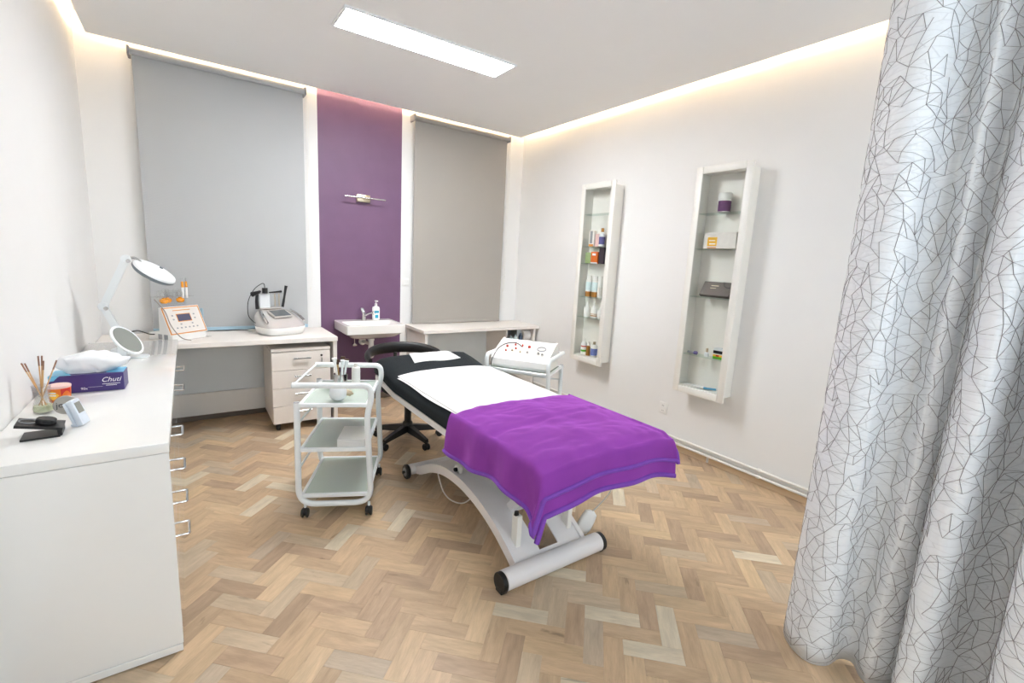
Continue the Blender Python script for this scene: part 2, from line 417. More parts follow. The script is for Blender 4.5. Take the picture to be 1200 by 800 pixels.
# ------------------------------------------------------------------ herringbone floor
PL, PW = .2325, .0775
e1 = Vector((1, -1))/math.sqrt(2); e2 = Vector((-1, -1))/math.sqrt(2)
ORG = Vector((1.107, -2.648)) - e1*PL
PALETTE = [((196, 169, 138), 8), ((201, 174, 141), 7), ((191, 165, 135), 6), ((184, 158, 131), 5), ((206, 180, 147), 4), ((196, 176, 150), 4), ((190, 172, 150), 2), ((214, 201, 177), 2), ((177, 152, 126), 3), ((211, 184, 147), 2)]
PAL = [c for c, n in PALETTE for _ in range(n)]
rnd = random.Random(5)
def clip(poly, x0, x1, y0, y1):
    for ax, val, sg in ((0, x0, 1), (0, x1, -1), (1, y0, 1), (1, y1, -1)):
        out = []
        for i in range(len(poly)):
            a, b = poly[i-1], poly[i]; da, db = (a[ax]-val)*sg, (b[ax]-val)*sg
            if (da >= 0) != (db >= 0):
                t = da/(da-db); out.append(a+(b-a)*t)
            if db >= 0: out.append(b)
        poly = out
        if not poly: return []
    return poly
def pix(p):
    d = Vector(p)-CAM; z = d.dot(fw)
    return (600+FPX*d.dot(rt)/z, 400-FPX*d.dot(up)/z, z) if z > .05 else (None, None, z)
planks = []; g = .0002
for i in range(-60, 60):
    for j in range(-14, 14):
        base = ORG + (e1+e2)*(PW*i) + e1*(2*PL*j)
        for typ in (0, 1):
            if typ == 0: a0, a1, b0, b1 = g, PL-g, g, PW-g
            else: a0, a1, b0, b1 = PL+g, PL+PW-g, PW-PL+g, PW-g
            q = [base+e1*a0+e2*b0, base+e1*a0+e2*b1, base+e1*a1+e2*b1, base+e1*a1+e2*b0]
            cl = clip(q, .001, XR-.001, -5.6, -.001)
            if len(cl) < 3: continue
            c = sum(q, Vector((0, 0)))/4
            whole = len(cl) == 4 and all((a-b).length < 1e-6 for a, b in zip(sorted(cl, key=tuple), sorted(q, key=tuple)))
            planks.append((typ, c, cl, whole))
def seen(c):
    px, py, z = pix((c.x, c.y, 0))
    if px is None or not (-25 < px < 1225 and py < 830): return None
    if c.x < .50 and c.y < -.6: return None
    if c.x > 2.46 and c.y < -3.9: return None
    if c.x < 1.1 and c.y > -.05: return None
    return z
cand = sorted([(seen(c), k) for k, (t, c, cl, wh) in enumerate(planks) if wh and seen(c) is not None])
chosen = {k for _, k in cand[:300]}
def pcol():
    c = lin(rnd.choice(PAL)); f = rnd.uniform(.93, 1.06)
    return tuple(v*f for v in c)
protos = {}
for typ in (0, 1):
    u, v = (e1, e2) if typ == 0 else (e2, e1)
    hl, hw_, ch = PL/2-g, PW/2-g, .0004
    bm = NB()
    def ring(dx, z): return [Vector((*(u*a+v*b), z)) for a, b in ((-hl+dx, -hw_+dx), (hl-dx, -hw_+dx), (hl-dx, hw_-dx), (-hl+dx, hw_-dx))]
    loft(bm, [ring(0, -.004), ring(0, -ch), ring(ch, 0)])
    protos[typ] = bm
done = {}
st = NB(); lay = st.loops.layers.float_color.new('pcol')
for k, (typ, c, cl, wh) in enumerate(planks):
    col = pcol(); mname = 'oak_a' if typ == 0 else 'oak_b'
    if k in chosen:
        if typ not in done:
            o = obj('plank', protos[typ], mname, floor, angle=20); done[typ] = o
        else:
            o = done[typ].copy(); C.objects.link(o); o.parent = floor
        o.location = (c.x, c.y, 0); o.color = (*col, 1)
    else:
        top = [st.verts.new((p.x, p.y, 0)) for p in cl]; bot = [st.verts.new((p.x, p.y, -.004)) for p in cl]
        fs = [st.faces.new(top)]
        for i in range(len(cl)):
            fs.append(st.faces.new((top[i], bot[i], bot[(i+1) % len(cl)], top[(i+1) % len(cl)])))
        for f in fs:
            f.material_index = typ
            for lp in f.loops: lp[lay] = (*col, 1)
o = obj('plank_field', st, ['oak_a', 'oak_b'], floor, angle=20); o['kind'] = 'stuff'; o.color = (0, 0, 0, 1)

# ------------------------------------------------------------------ skirting, pipes, socket, switch
bm = NB()
box(bm, (XR-.016, -2.72, 0), (XR, -.0, .052), .004); box(bm, (XR-.016, YF, 0), (XR, -2.745, .052), .004)
struct('baseboard_right', bm, 'skirting_tan')
bm = NB(); box(bm, (.0, -.016, 0), (XR-.017, 0, .055), .004); struct('baseboard_back', bm, 'skirting_grey')
for z, lab in ((.112, 'upper white heating pipe running low along the right wall'), (.066, 'lower white heating pipe running just above the skirting')):
    t = thing('heating_pipe', lab, 'pipe', (XR-.03, 0, z), 0, 'heating pipes')
    bm = NB(); cyl(bm, (0, -5.7, 0), (0, -.02, 0), .0095, seg=12); obj('pipe_run', bm, 'white_paint', t)
    for y in (-1.2, -3.138, -4.6):
        bm = NB(); cyl(bm, (0, y-.009, 0), (0, y+.009, 0), .014, seg=12); box(bm, (0, y-.007, -.006), (.029, y+.007, .006), .001); obj('clip', bm, 'white_paint', t)
t = thing('wall_socket', 'white double wall socket low between the two display cabinets', 'socket', (XR, -2.278, .32), 0)
bm = NB(); box(bm, (-.012, -.04, -.05), (0, .04, .05), .006, 2); obj('plate', bm, 'plastic_white', t)
for z in (-.022, .022):
    bm = NB(); cyl(bm, (-.0135, 0, z), (-.0118, 0, z), .017, seg=20); o = obj('outlet', bm, 'plastic_white', t)
    bm = NB()
    for dy in (-.0065, .0065): cyl(bm, (-.0142, dy, z), (-.0130, dy, z), .0032, seg=8)
    obj('hole', bm, 'socket_hole', o)
t = thing('light_switch', 'square white light switch beside the purple wall strip', 'switch', (2.425, 0, 1.215), 0)
bm = NB(); box(bm, (-.041, -.010, -.041), (.041, 0, .041), .004, 2); obj('plate', bm, 'plastic_white', t)
bm = NB(); box(bm, (-.030, -.014, -.030), (.030, -.009, .030), .003); obj('rocker', bm, 'plastic_white', t)

# ------------------------------------------------------------------ roller blinds
def blind(x0, x1, zb, mname, lab, cord):
    t = thing('roller_blind', lab, 'blind', ((x0+x1)/2, -.09, 2.82)); hw = (x1-x0)/2
    bm = NB(); cyl(bm, (-hw-.015, 0, 0), (hw+.015, 0, 0), .023, seg=20); obj('roller', bm, mname, t)
    for s in (-1, 1):
        bm = NB(); box(bm, (s*(hw+.016)-.008, -.028, -.030), (s*(hw+.016)+.008, .09, .030), .003); obj('bracket', bm, 'plastic_grey', t)
    bm = NB(); box(bm, (-hw, .0185, zb-2.82), (hw, .0205, 0), 0); obj('fabric', bm, mname, t)
    bm = NB(); box(bm, (-hw, .012, zb-2.82-.012), (hw, .027, zb-2.82+.016), .003); obj('bottom_bar', bm, 'pale_blue' if mname == 'blind_cool' else mname, t)
    if cord:
        bm = NB(); xx = hw+.030
        tube(bm, smoothpath([(xx-.008, 0, 0), (xx-.008, 0, -.8), (xx-.008, .005, -1.60), (xx, .005, -1.66), (xx+.010, .005, -1.60), (xx+.010, 0, -.8), (xx+.008, 0, 0)], 6), .0018, 6); obj('pull_chain', bm, 'white_paint', t)
blind(.315, 1.452, .80, 'blind_cool', 'wide cool grey roller blind behind the corner desk', True)
blind(2.478, 3.572, .795, 'blind_warm', 'narrow warm grey roller blind between purple strip and right wall', True)

# ------------------------------------------------------------------ desks
D = .778
t = thing('corner_desk', 'white corner desk carrying the two beauty machines, under the wide blind', 'desk', (.8, -.3, 0))
bm = NB(); box(bm, (.004, -.610, D-.038), (1.582, -.045, D), .003); obj('desktop', bm, 'desk_white', t, True)
bm = NB(); box(bm, (1.548, -.590, 0), (1.580, -.05, D-.039), .002); obj('side_panel', bm, 'desk_white', t, True)
bm = NB(); box(bm, (.004, -.048, .252), (1.547, -.032, D-.039), .002); obj('back_panel', bm, 'grey_panel', t, True)
bm = NB(); box(bm, (.004, -.060, .058), (1.547, -.032, .250), .002); obj('lower_board', bm, 'board_white', t, True)
t = thing('side_desk', 'white side desk with open shelf standing right of the sink', 'desk', (3.1, -.26, 0))
bm = NB(); box(bm, (2.415, -.515, D-.034), (XR-.004, -.022, D), .003); obj('desktop', bm, 'desk_white', t, True)
bm = NB(); box(bm, (2.435, -.500, 0), (2.463, -.03, D-.035), .002); obj('side_panel', bm, 'desk_white', t, True)
bm = NB(); box(bm, (XR-.076, -.500, .0), (XR-.048, -.03, D-.035), .002); obj('side_panel', bm, 'desk_white', t, True)
bm = NB(); box(bm, (3.42, -.46, .0), (3.438, -.05, D-.035), .002); obj('divider', bm, 'desk_white', t, True)
bm = NB(); box(bm, (3.439, -.47, .585), (XR-.077, -.05, .603), .002); obj('shelf', bm, 'desk_white', t, True)
bm = NB(); box(bm, (2.464, -.049, .06), (XR-.077, -.032, D-.035), .002); obj('back_panel', bm, 'grey_panel', t, True)
# things on the open shelf
SZ = .604
bm = NB(); lathe(bm, [(.012, 0), (.024, .001), (.026, .035), (.022, .044), (.010, .046), (.010, .056), (.004, .057)], seg=16)
tag(obj('cream_jar', bm, 'aqua_white'), 'small squat white jar on the open desk shelf', 'jar').location = (3.50, -.44, SZ)
bm = NB(); lathe(bm, [(.010, 0), (.022, .001), (.022, .035), (.010, .055), (.008, .075), (.003, .076)], seg=16)
tag(obj('dropper_bottle', bm, 'aqua_white'), 'small white bottle with tapered neck on the open desk shelf', 'bottle').location = (3.56, -.44, SZ)
t = thing('slate_bottle', 'slate blue bottle with pale leaflet on the open desk shelf', 'bottle', (3.635, -.44, SZ))
bm = NB(); lathe(bm, [(.012, 0), (.024, .001), (.024, .05), (.012, .07), (.012, .085), (.004, .086)], seg=16); obj('bottle_body', bm, 'slate_blue', t)
bm = NB(); box(bm, (-.035, .027, 0), (.03, .031, .13), .001); obj('leaflet', bm, 'frosted_plastic', t)
bm = NB(); n = 20
pr = [(.022, -.05), (.058, -.052), (.06, -.045), (.06, .045), (.058, .052), (.022, .05)]
loft(bm, [[Vector((z*.9, r*math.cos(2*PI*k/n), .0605+r*math.sin(2*PI*k/n))) for k in range(n)] for r, z in pr], closed=True)
tag(obj('paper_roll', bm, 'paper_white'), 'white paper roll lying on the open desk shelf', 'paper roll').location = (3.705, -.42, SZ)

# mobile drawer unit under the corner desk
x0, x1, yf, yb, z0, z1 = 1.073, 1.523, -.5905, -.09, .064, .691
t = thing('drawer_unit', 'white wheeled drawer unit with four drawers under the corner desk', 'drawer unit', ((x0+x1)/2, (yf+yb)/2, 0))
bm = NB(); box(bm, (x0, yf+.022, z0), (x1, yb, z1-.026), .002); obj('body', bm, 'cream_drawer', t, True)
bm = NB(); box(bm, (x0, yf+.004, z1-.020), (x1, yb, z1+.004), .002); obj('top', bm, 'cream_drawer', t, True)
bm = NB(); box(bm, (x0+.004, yf+.03, z1-.028), (x1-.004, yb, z1-.018), 0); obj('reveal', bm, 'gap_dark', t, True)
dh = (z1-.030-z0)/4
for k in range(4):
    a = z0+k*dh
    bm = NB(); box(bm, (x0+.001, yf, a+.002), (x1-.001, yf+.020, a+dh-.002), .002); d = obj('drawer', bm, 'cream_drawer', t, True)
    bm = NB(); hz = a+dh*.66; box(bm, (1.235, yf-.026, hz-.005), (1.365, yf-.016, hz+.007), .002)
    for xx in (1.238, 1.354): box(bm, (xx, yf-.018, hz-.004), (xx+.008, yf+.001, hz+.006), 0)
    obj('handle', bm, 'chrome', d, True)
    if k == 3:
        bm = NB(); cyl(bm, (1.452, yf-.004, a+dh*.75), (1.452, yf+.002, a+dh*.75), .009, seg=14); obj('lock', bm, 'gap_dark', d, True)
        bm = NB(); box(bm, (1.449, yf-.012, a+dh*.30), (1.456, yf-.003, a+dh*.62), .001); obj('key', bm, 'chrome', d, True)
for xx in (x0+.04, x1-.04):
    for yy in (yf+.05, yb-.05):
        bm = NB(); cyl(bm, (xx-.014, yy, .027), (xx+.014, yy, .027), .027, seg=16, bev=.004); box(bm, (xx-.017, yy-.014, .03), (xx+.017, yy+.014, .064), .003); obj('caster', bm, 'black_plastic', t, True)

# ------------------------------------------------------------------ glossy sideboard along the left wall
CZ, XC, YC0, YC1 = .815, .478, -2.756, -.622
bm = NB(); box(bm, (.004, YC0, CZ-.036), (XC, YC1, CZ), .0025, 2)
tag(obj('sideboard_top', bm, 'gloss_white'), 'long glossy white worktop on the sideboard along the left wall', 'worktop')
def bow(bm, y, z, ln=.115, vertical=False):
    pts = [(XC-.004, y-ln/2, z), (XC+.029, y-ln/2, z), (XC+.029, y+ln/2, z), (XC-.004, y+ln/2, z)]
    tube(bm, rounded(pts, .006, 3), .0048, 8)
YM = -1.86
t = thing('drawer_cabinet', 'glossy white sideboard unit with drawers, its end panel bare', 'cabinet', (.24, (YC0+YM)/2, 0))
bm = NB(); box(bm, (.004, YC0+.003, .034), (XC-.002, YC0+.030, CZ-.038), .0015); obj('end_panel', bm, 'gloss_white', t, True)
bm = NB(); box(bm, (.004, YC0+.031, .034), (XC-.024, YM-.001, CZ-.038), .002); obj('body', bm, 'gloss_white', t, True)
bm = NB(); box(bm, (.004, YC0+.001, .004), (XC-.004, YM-.001, .033), .002); obj('plinth', bm, 'gloss_white', t, True)
zz = [.036, .325, .475, .625, CZ-.040]
for k in range(4):
    bm = NB(); box(bm, (XC-.022, YC0+.032, zz[k]), (XC-.002, YM-.002, zz[k+1]-.003), .001); d = obj('drawer', bm, 'gloss_front', t, True)
    bm = NB(); bow(bm, -2.30, (zz[k]+zz[k+1])/2 if k else .25); obj('handle', bm, 'chrome', d, True)
t = thing('door_cabinet', 'glossy white sideboard unit with two doors reaching the corner desk', 'cabinet', (.24, (YC1+YM)/2, 0))
bm = NB(); box(bm, (.004, YM+.001, .034), (XC-.024, YC1-.002, CZ-.038), .002); obj('body', bm, 'gloss_white', t, True)
bm = NB(); box(bm, (.004, YM+.001, .004), (XC-.004, YC1-.002, .033), .002); obj('plinth', bm, 'gloss_white', t, True)
for y0, y1, yh in ((YM+.002, -1.243, -1.50), (-1.239, YC1-.003, -1.00)):
    bm = NB(); box(bm, (XC-.022, y0, .036), (XC-.002, y1, CZ-.042), .001); d = obj('door', bm, 'gloss_front', t, True)
    bm = NB(); bow(bm, yh, .685); obj('handle', bm, 'chrome', d, True)

# ------------------------------------------------------------------ wash basin
t = thing('wash_basin', 'white wall-hung ceramic wash basin on the purple wall', 'sink', (1.98, 0, .70))
bm = NB(); xa, xb, ya, zt = 1.702, 2.252, -.452, .838
def rr(x0, x1, y0, y1, r, z, n=5):
    out = []
    for cx, cy, a in ((x1-r, y1-r, 0), (x0+r, y1-r, 90), (x0+r, y0+r, 180), (x1-r, y0+r, 270)):
        for k in range(n+1): out.append(Vector((cx+r*math.cos(R(a+90*k/n)), cy+r*math.sin(R(a+90*k/n)), z)))
    return out
loft(bm, [rr(xa+.13, xb-.13, ya+.14, -.06, .05, .690), rr(xa+.06, xb-.06, ya+.07, -.004, .04, .715), rr(xa+.02, xb-.02, ya+.02, -.003, .025, .752),
          rr(xa, xb, ya, -.003, .012, .758), rr(xa, xb, ya, -.003, .012, zt-.004), rr(xa+.004, xb-.004, ya+.004, -.003, .012, zt),
          rr(xa+.030, xb-.030, ya+.028, -.13, .03, zt), rr(xa+.036, xb-.036, ya+.034, -.136, .03, zt-.006), rr(xa+.07, xb-.07, ya+.08, -.16, .05, .765), rr(xa+.2, xb-.2, ya+.16, -.22, .04, .745)])
obj('basin', bm, 'ceramic', t, True)
bm = NB(); box(bm, (1.955, -.136, .803), (2.0, -.133, .815), .002); obj('overflow_slot', bm, 'gap_dark', t, True)
bm = NB(); cyl(bm, (1.98, -.28, .7445), (1.98, -.28, .748), .022, seg=18); obj('drain', bm, 'chrome', t, True)
bm = NB(); cyl(bm, (2.0, -.20, .50), (2.0, -.20, .69), .026, seg=18); lathe(bm, [(.006, 0), (.022, .006), (.028, .02), (.028, .04)], (2.0, -.20, .475), 18)
cyl(bm, (2.0, -.20, .615), (1.97, -.004, .615), .016, seg=14); cyl(bm, (1.972, -.03, .615), (1.970, -.003, .615), .036, seg=18, bev=.004); cyl(bm, (2.0, -.2, .655), (2.0, -.2, .675), .032, seg=18)
obj('siphon', bm, 'plastic_white', t, True)
for xx in (1.885,):
    bm = NB(); cyl(bm, (xx, -.05, .59), (xx, -.004, .59), .014, seg=12); cyl(bm, (xx, -.045, .575), (xx, -.045, .70), .005, seg=8); cyl(bm, (xx-.02, -.05, .585), (xx+.02, -.05, .585), .009, seg=10); obj('angle_valve', bm, 'chrome', t, True)
t = thing('faucet', 'small chrome mixer tap on the wash basin', 'faucet', (1.965, -.085, .8385))
bm = NB(); cyl(bm, (0, 0, 0), (0, 0, .012), .026, seg=18); cyl(bm, (0, 0, .01), (0, -.005, .075), .021, .019, seg=18); obj('faucet_body', bm, 'chrome', t)
bm = NB(); tube(bm, smoothpath([(0, -.01, .045), (.03, -.06, .075), (.055, -.11, .088), (.062, -.125, .074)], 5), .011, 10); obj('spout', bm, 'chrome', t)
bm = NB(); cyl(bm, (0, -.004, .075), (-.018, .002, .118), .019, .017, seg=16, bev=.004); box(bm, (-.034, -.012, .112), (-.006, .012, .124), .004); obj('lever', bm, 'chrome', t)
t = thing('soap_dispenser', 'white pump soap bottle with blue label on the wash basin', 'soap bottle', (2.085, -.09, .8385))
bm = NB()
loft(bm, [[Vector((math.copysign(abs(math.cos(a))**.7, math.cos(a))*w_, math.copysign(abs(math.sin(a))**.7, math.sin(a))*w_*.62, z)) for a in [2*PI*k/24 for k in range(24)]] for w_, z in ((.028, 0), (.034, .003), (.036, .02), (.036, .115), (.032, .13), (.014, .14), (.012, .145))])
obj('bottle', bm, 'plastic_white', t)
bm = NB(); cyl(bm, (0, 0, .144), (0, 0, .165), .013, seg=14); cyl(bm, (0, 0, .165), (0, 0, .185), .005, seg=10); box(bm, (-.012, -.034, .184), (.012, .012, .196), .004, 2); obj('pump', bm, 'plastic_white', t)
bm = NB(); box(bm, (-.022, -.0236, .072), (.022, -.0216, .095), .001); box(bm, (-.016, -.0236, .022), (.016, -.0216, .055), .001); obj('label', bm, 'soap_label', t)
# picture light on the purple wall
t = thing('wall_lamp', 'slim brushed bar wall lamp on the purple wall above the basin', 'wall lamp', (1.983, 0, 2.005))
bm = NB(); box(bm, (-.062, -.040, -.034), (.062, 0, .034), .004, 2); obj('mount', bm, 'satin_nickel', t)
bm = NB(); cyl(bm, (0, -.04, -.004), (0, -.085, .0), .008, seg=10); obj('arm', bm, 'satin_nickel', t)
bm = NB(); cyl(bm, (-.195, -.09, .0), (.195, -.09, .0), .008, seg=12); obj('bar', bm, 'chrome', t)

# ------------------------------------------------------------------ treatment bed
BX, HW = 2.0, .372                 # centre line and half width
YH, YFT = -1.38, -3.385            # head and foot end
def sst(a, b, t):
    t = max(0, min(1, (t-a)/(b-a))); return t*t*(3-2*t)
def ztop(x, y):
    """height of the upholstery at a point"""
    q = min(1, abs(x-BX)/HW)
    return .700 + .050*sst(-1.85, -1.42, y) + .022*(1-q**4) - .030*sst(-1.47, YH, y) - .02*sst(-3.33, YFT, y)
t = thing('treatment_bed', 'white massage bed with black cover, arched base and foot tubes', 'treatment bed', (BX, -2.4, 0))
bm = NB(); rings = []
ny = 44
for i in range(ny+1):
    y = YFT + (YH-YFT)*i/ny
    e = min(i, ny-i)/ny*(YH-YFT); inset = .03*(1-min(1, e/.04))**2
    hw = HW-inset; zb = .595 + .045*sst(-1.85, -1.42, y) + inset*.5
    ring = []
    for k in range(17):
        x = BX-hw+2*hw*k/16
        ring.append(Vector((x, y, ztop(x, y)-inset*.8 - .018*max(0, (abs(x-BX)/hw-.9)/.1)**2)))
    ring += [Vector((BX+hw+.006, y, ztop(BX+hw, y)-.05)), Vector((BX+hw, y, zb+.004)), Vector((BX+hw-.01, y, zb))]
    ring += [Vector((BX-hw+.01, y, zb)), Vector((BX-hw, y, zb+.004)), Vector((BX-hw-.006, y, ztop(BX-hw, y)-.05))]
    rings.append(ring)
loft(bm, rings); obj('mattress', bm, 'black_fabric', t, True, angle=60)
bm = NB()
for s in (-1, 1):
    pts = [(BX+s*(HW-.012), YFT+.02, .578), (BX+s*(HW-.012), -1.78, .578), (BX+s*(HW-.012), YH-.07, .616)]
    for a, b in zip(pts[:-1], pts[1:]):
        loft(bm, [[Vector(p)+Vector((dx, 0, dz)) for dx, dz in ((-.014, -.018), (.014, -.018), (.014, .017), (-.014, .017))] for p in (a, b)])
for y in (YFT+.03, -2.75, -2.2, -1.76): box(bm, (BX-HW+.02, y-.015, .560), (BX+HW-.02, y+.015, .590), .003)
box(bm, (BX-HW+.02, YH-.10, .60), (BX+HW-.02, YH-.07, .630), .003)
obj('frame_rail', bm, 'bed_white', t, True)
# lifting arms under the frame
for s in (-1, 1):
    x = BX+s*.10
    for ya, za, yb, zb in ((-2.34, .25, -2.70, .56), (-2.80, .20, -3.12, .56)):
        bm = NB(); d = Vector((0, yb-ya, zb-za)); n_ = Vector((0, -d.z, d.y)).normalized()*.022
        loft(bm, [[Vector((x+dx, ya, za))+n_*q for dx, q in ((-.014, -1), (.014, -1), (.014, 1), (-.014, 1))], [Vector((x+dx, yb, zb))+n_*q for dx, q in ((-.014, -1), (.014, -1), (.014, 1), (-.014, 1))]])
        obj('lifting_arm', bm, 'bed_white', t, True)
bm = NB(); cyl(bm, (BX, -2.15, .24), (BX, -2.95, .50), .024, seg=14); cyl(bm, (BX, -2.15, .24), (BX, -2.55, .37), .034, seg=14); obj('lift_motor', bm, 'plastic_grey', t, True)
# arched base plate
prof = [Vector((y, z, 0)) for y, z in ((-1.86, .072), (-1.96, .105), (-2.10, .178), (-2.26, .232), (-2.42, .252), (-2.58, .246), (-2.74, .216), (-2.88, .166), (-3.00, .104), (-3.07, .058))]
prof = smoothpath(prof, 5)
def arch(bm, x0, x1, up_, dn, i0=0, i1=None):
    pr_ = prof[i0:i1]; rg = []
    for i, p in enumerate(pr_):
        a = pr_[min(i+1, len(pr_)-1)]-pr_[max(i-1, 0)]; nn = Vector((-a.y, a.x)).normalized()
        if nn.y < 0: nn = -nn
        o_ = Vector((p.x, p.y))
        rg.append([Vector((x0, *(o_+nn*up_))), Vector((x1, *(o_+nn*up_))), Vector((x1, *(o_-nn*dn))), Vector((x0, *(o_-nn*dn)))])
    loft(bm, rg)
for s in (-1, 1):
    bm = NB(); arch(bm, BX-.02+s*.212-.012, BX-.02+s*.212+.012, .012, .042); obj('arch_side', bm, 'bed_white', t, True)
bm = NB(); arch(bm, BX-.02-.199, BX-.02+.199, .004, .004, 0, 34)
arch(bm, BX-.02-.199, BX-.02-.06, .004, .004, 33, None); arch(bm, BX-.02+.06, BX-.02+.199, .004, .004, 33, None); arch(bm, BX-.0801, BX+.0401, .004, .004, 42, None)
obj('arch_plate', bm, 'bed_white', t, True)
# foot tubes with wheels and black caps
bm = NB(); cyl(bm, (1.665, -3.10, .052), (2.262, -3.10, .052), .047, seg=28, bev=.003); obj('foot_tube', bm, 'bed_white', t, True)
for x in (1.652, 2.275):
    bm = NB(); cyl(bm, (x-.012, -3.10, .049), (x+.012, -3.10, .049), .047, seg=28, bev=.003); box(bm, (x-.014, -3.125, .001), (x+.022 if x < 2 else x+.012, -3.075, .03), .004); obj('end_cap', bm, 'black_plastic', t, True)
bm = NB(); cyl(bm, (1.722, -1.86, .060), (2.235, -1.86, .060), .036, seg=24, bev=.002); obj('foot_tube', bm, 'bed_white', t, True)
for x, s in ((1.704, -1), (2.252, 1)):
    bm = NB(); cyl(bm, (x-.014, -1.86, .050), (x+.014, -1.86, .050), .049, seg=26, bev=.006); wq = obj('wheel', bm, 'black_plastic', t, True)
    bm = NB(); cyl(bm, (x-.016, -1.86, .050), (x+.016, -1.86, .050), .030, seg=20); obj('hub', bm, 'plastic_grey', wq, True)
    bm = NB(); cyl(bm, (x+s*.014, -1.86, .050), (x+s*.030, -1.86, .050), .010, seg=12); obj('bolt', bm, 'black_plastic', wq, True)
for s in (-1, 1):
    x = BX-.02+s*.165
    bm = NB(); box(bm, (x-.012, -2.998, .10), (x+.018, -2.950, .272), .003)
    br = obj('bracket', bm, 'white_paint', t, True)
    bm = NB(); cyl(bm, (x-.003, -2.974, .270), (x-.003, -2.974, .288), .013, .011, seg=12); obj('pivot', bm, 'black_plastic', br, True)
x = BX-.02-.19
bm = NB(); cyl(bm, (x, -2.40, .268), (x+.02, -2.40, .268), .030, seg=18); box(bm, (x, -2.43, .235), (x+.02, -2.37, .270), .002); br = obj('bracket', bm, 'white_paint', t, True)
bm = NB(); cyl(bm, (x-.016, -2.40, .272), (x+.001, -2.40, .272), .012, seg=12); obj('pivot', bm, 'black_plastic', br, True)
bm = NB(); tube(bm, smoothpath([(1.80, -2.12, .16), (1.80, -2.16, .10), (1.80, -2.22, .045), (1.81, -2.32, .030), (1.85, -2.42, .06), (1.92, -2.5, .2)], 6), .004, 8); obj('power_cable', bm, 'cable_white', t, True)
# hand control on its cable
t = thing('hand_control', 'white hand control hanging on a cable from the massage bed', 'remote', (2.27, -3.005, .10))
bm = NB(); M = Matrix.Translation((2.27, -3.000, .110)) @ Matrix.Rotation(R(-28), 4, 'Z') @ Matrix.Rotation(R(26), 4, 'Y') @ Matrix.Rotation(R(-6), 4, 'X')
loft(bm, [[M @ Vector((math.copysign(abs(math.cos(a))**.6, math.cos(a))*w_, math.copysign(abs(math.sin(a))**.6, math.sin(a))*w_*.5, z)) for a in [2*PI*k/20 for k in range(20)]] for w_, z in ((.016, -.068), (.030, -.060), (.040, -.03), (.040, .02), (.034, .056), (.016, .068))])
obj('housing', bm, 'plastic_white', t, True)
bm = NB(); tube(bm, smoothpath([M @ Vector((0, 0, .06)), (2.31, -3.03, .20), (2.325, -3.10, .32), (2.30, -3.14, .45), (2.25, -3.1, .56)], 6), .0035, 8); obj('cable', bm, 'cable_white', t, True)

# white sheet over the middle of the bed
def nzv(p, s, seed=0): return noise.noise(Vector((p[0]*s+seed, p[1]*s-seed, seed*.37)))
def sheet_f(u, v):
    y = -1.825 - v*.95; x = 1.648 + u*.735
    y += .012*math.sin(u*2.6)*(1-v) + .05*(1-v)*(.5-abs(u-.5))*.6
    ov = x-(BX+HW-.004)
    if ov > 0: return Vector((BX+HW+.006, y, ztop(BX+HW, y)+.001-ov))
    return Vector((x, y, ztop(x, y)+.0065+.0022*nzv((x, y), 7, 3)))
bm = NB(); solid_sheet(bm, sheet_f, 40, 44, .004)
t = thing('bed_sheet', 'white cotton sheet spread over the black massage bed', 'sheet', (BX, -2.3, .73))
obj('top_layer', bm, 'white_fabric', t, True, angle=70)
def sheet_g(u, v):
    y = -1.850 - v*.92; x = 1.634 + u*.07 + .006*math.sin(v*9)
    return Vector((x, y, ztop(x, y)+.0012+.0008*nzv((x, y), 9, 8)))
bm = NB(); solid_sheet(bm, sheet_g, 6, 40, .0008); obj('folded_edge', bm, 'white_fabric', t, True, angle=70)
# small headrest towel
def pad_f(u, v):
    a, b = Vector((1.835, -1.655)), Vector((2.215, -1.635)); c, d = Vector((1.885, -1.405)), Vector((2.175, -1.385))
    p = (a*(1-u)+b*u)*(1-v)+(c*(1-u)+d*u)*v; p.y += .012*math.sin(u*7)*(1-v)
    return Vector((p.x, p.y, ztop(p.x, p.y)+.005+.003*abs(nzv(p, 12, 5))))
bm = NB(); solid_sheet(bm, pad_f, 24, 14, .003)
tag(obj('head_towel', bm, 'paper_white', angle=70), 'small white paper towel on the head end of the bed', 'towel')

# purple blanket folded over the foot end
def blanket(a, b, lift, drop_extra=0.0):
    """a: signed distance from the bed centre line, b: distance from the blanket's head edge"""
    y_edge = -2.655; lf = (y_edge-YFT)
    hw = HW+.012
    oa = max(0, abs(a)-hw); ob = max(0, b-lf); s = -1 if a < 0 else 1
    d = math.hypot(oa, ob)
    x = BX+max(-hw, min(hw, a)); y = y_edge-min(b, lf)
    z = ztop(max(BX-HW, min(BX+HW, x)), max(YFT, y)) + lift
    if d > 0:
        dx, dy = s*oa/d, -ob/d
        arc = .02; out = arc*(1-math.exp(-d/.02)) + d*.08
        if oa > 0 and ob > 0: out += d*.06*min(1, 3*min(oa, ob)/d)
        x += dx*out; y += dy*out; z -= max(0, d-.008)
        # soft folds in the hanging cloth
        ph = (b*11 if oa > 0 and ob == 0 else a*9)
        k = min(1, d/.12)*.010
        x += dx*k*math.sin(ph*2.2+1); y += dy*k*math.sin(ph*2.0)
    else:
        p = Vector((x*4.0, y*7.0, 2.7)); q = Vector((x*11+4, y*15, 5.1))
        z += .013*noise.noise(p) + .009*abs(noise.noise(q)) + .006*math.exp(-((a+.02)/.05)**2)*sst(0, .15, b)
        z -= .005*math.exp(-((b-.33+.06*a)/.02)**2)
        z -= .012*math.exp(-(b/.02)**2)
    return Vector((x, y, z))
A0, A1, BL = -(HW+.012+.185), HW+.012+.055, (-2.655-YFT)+.105
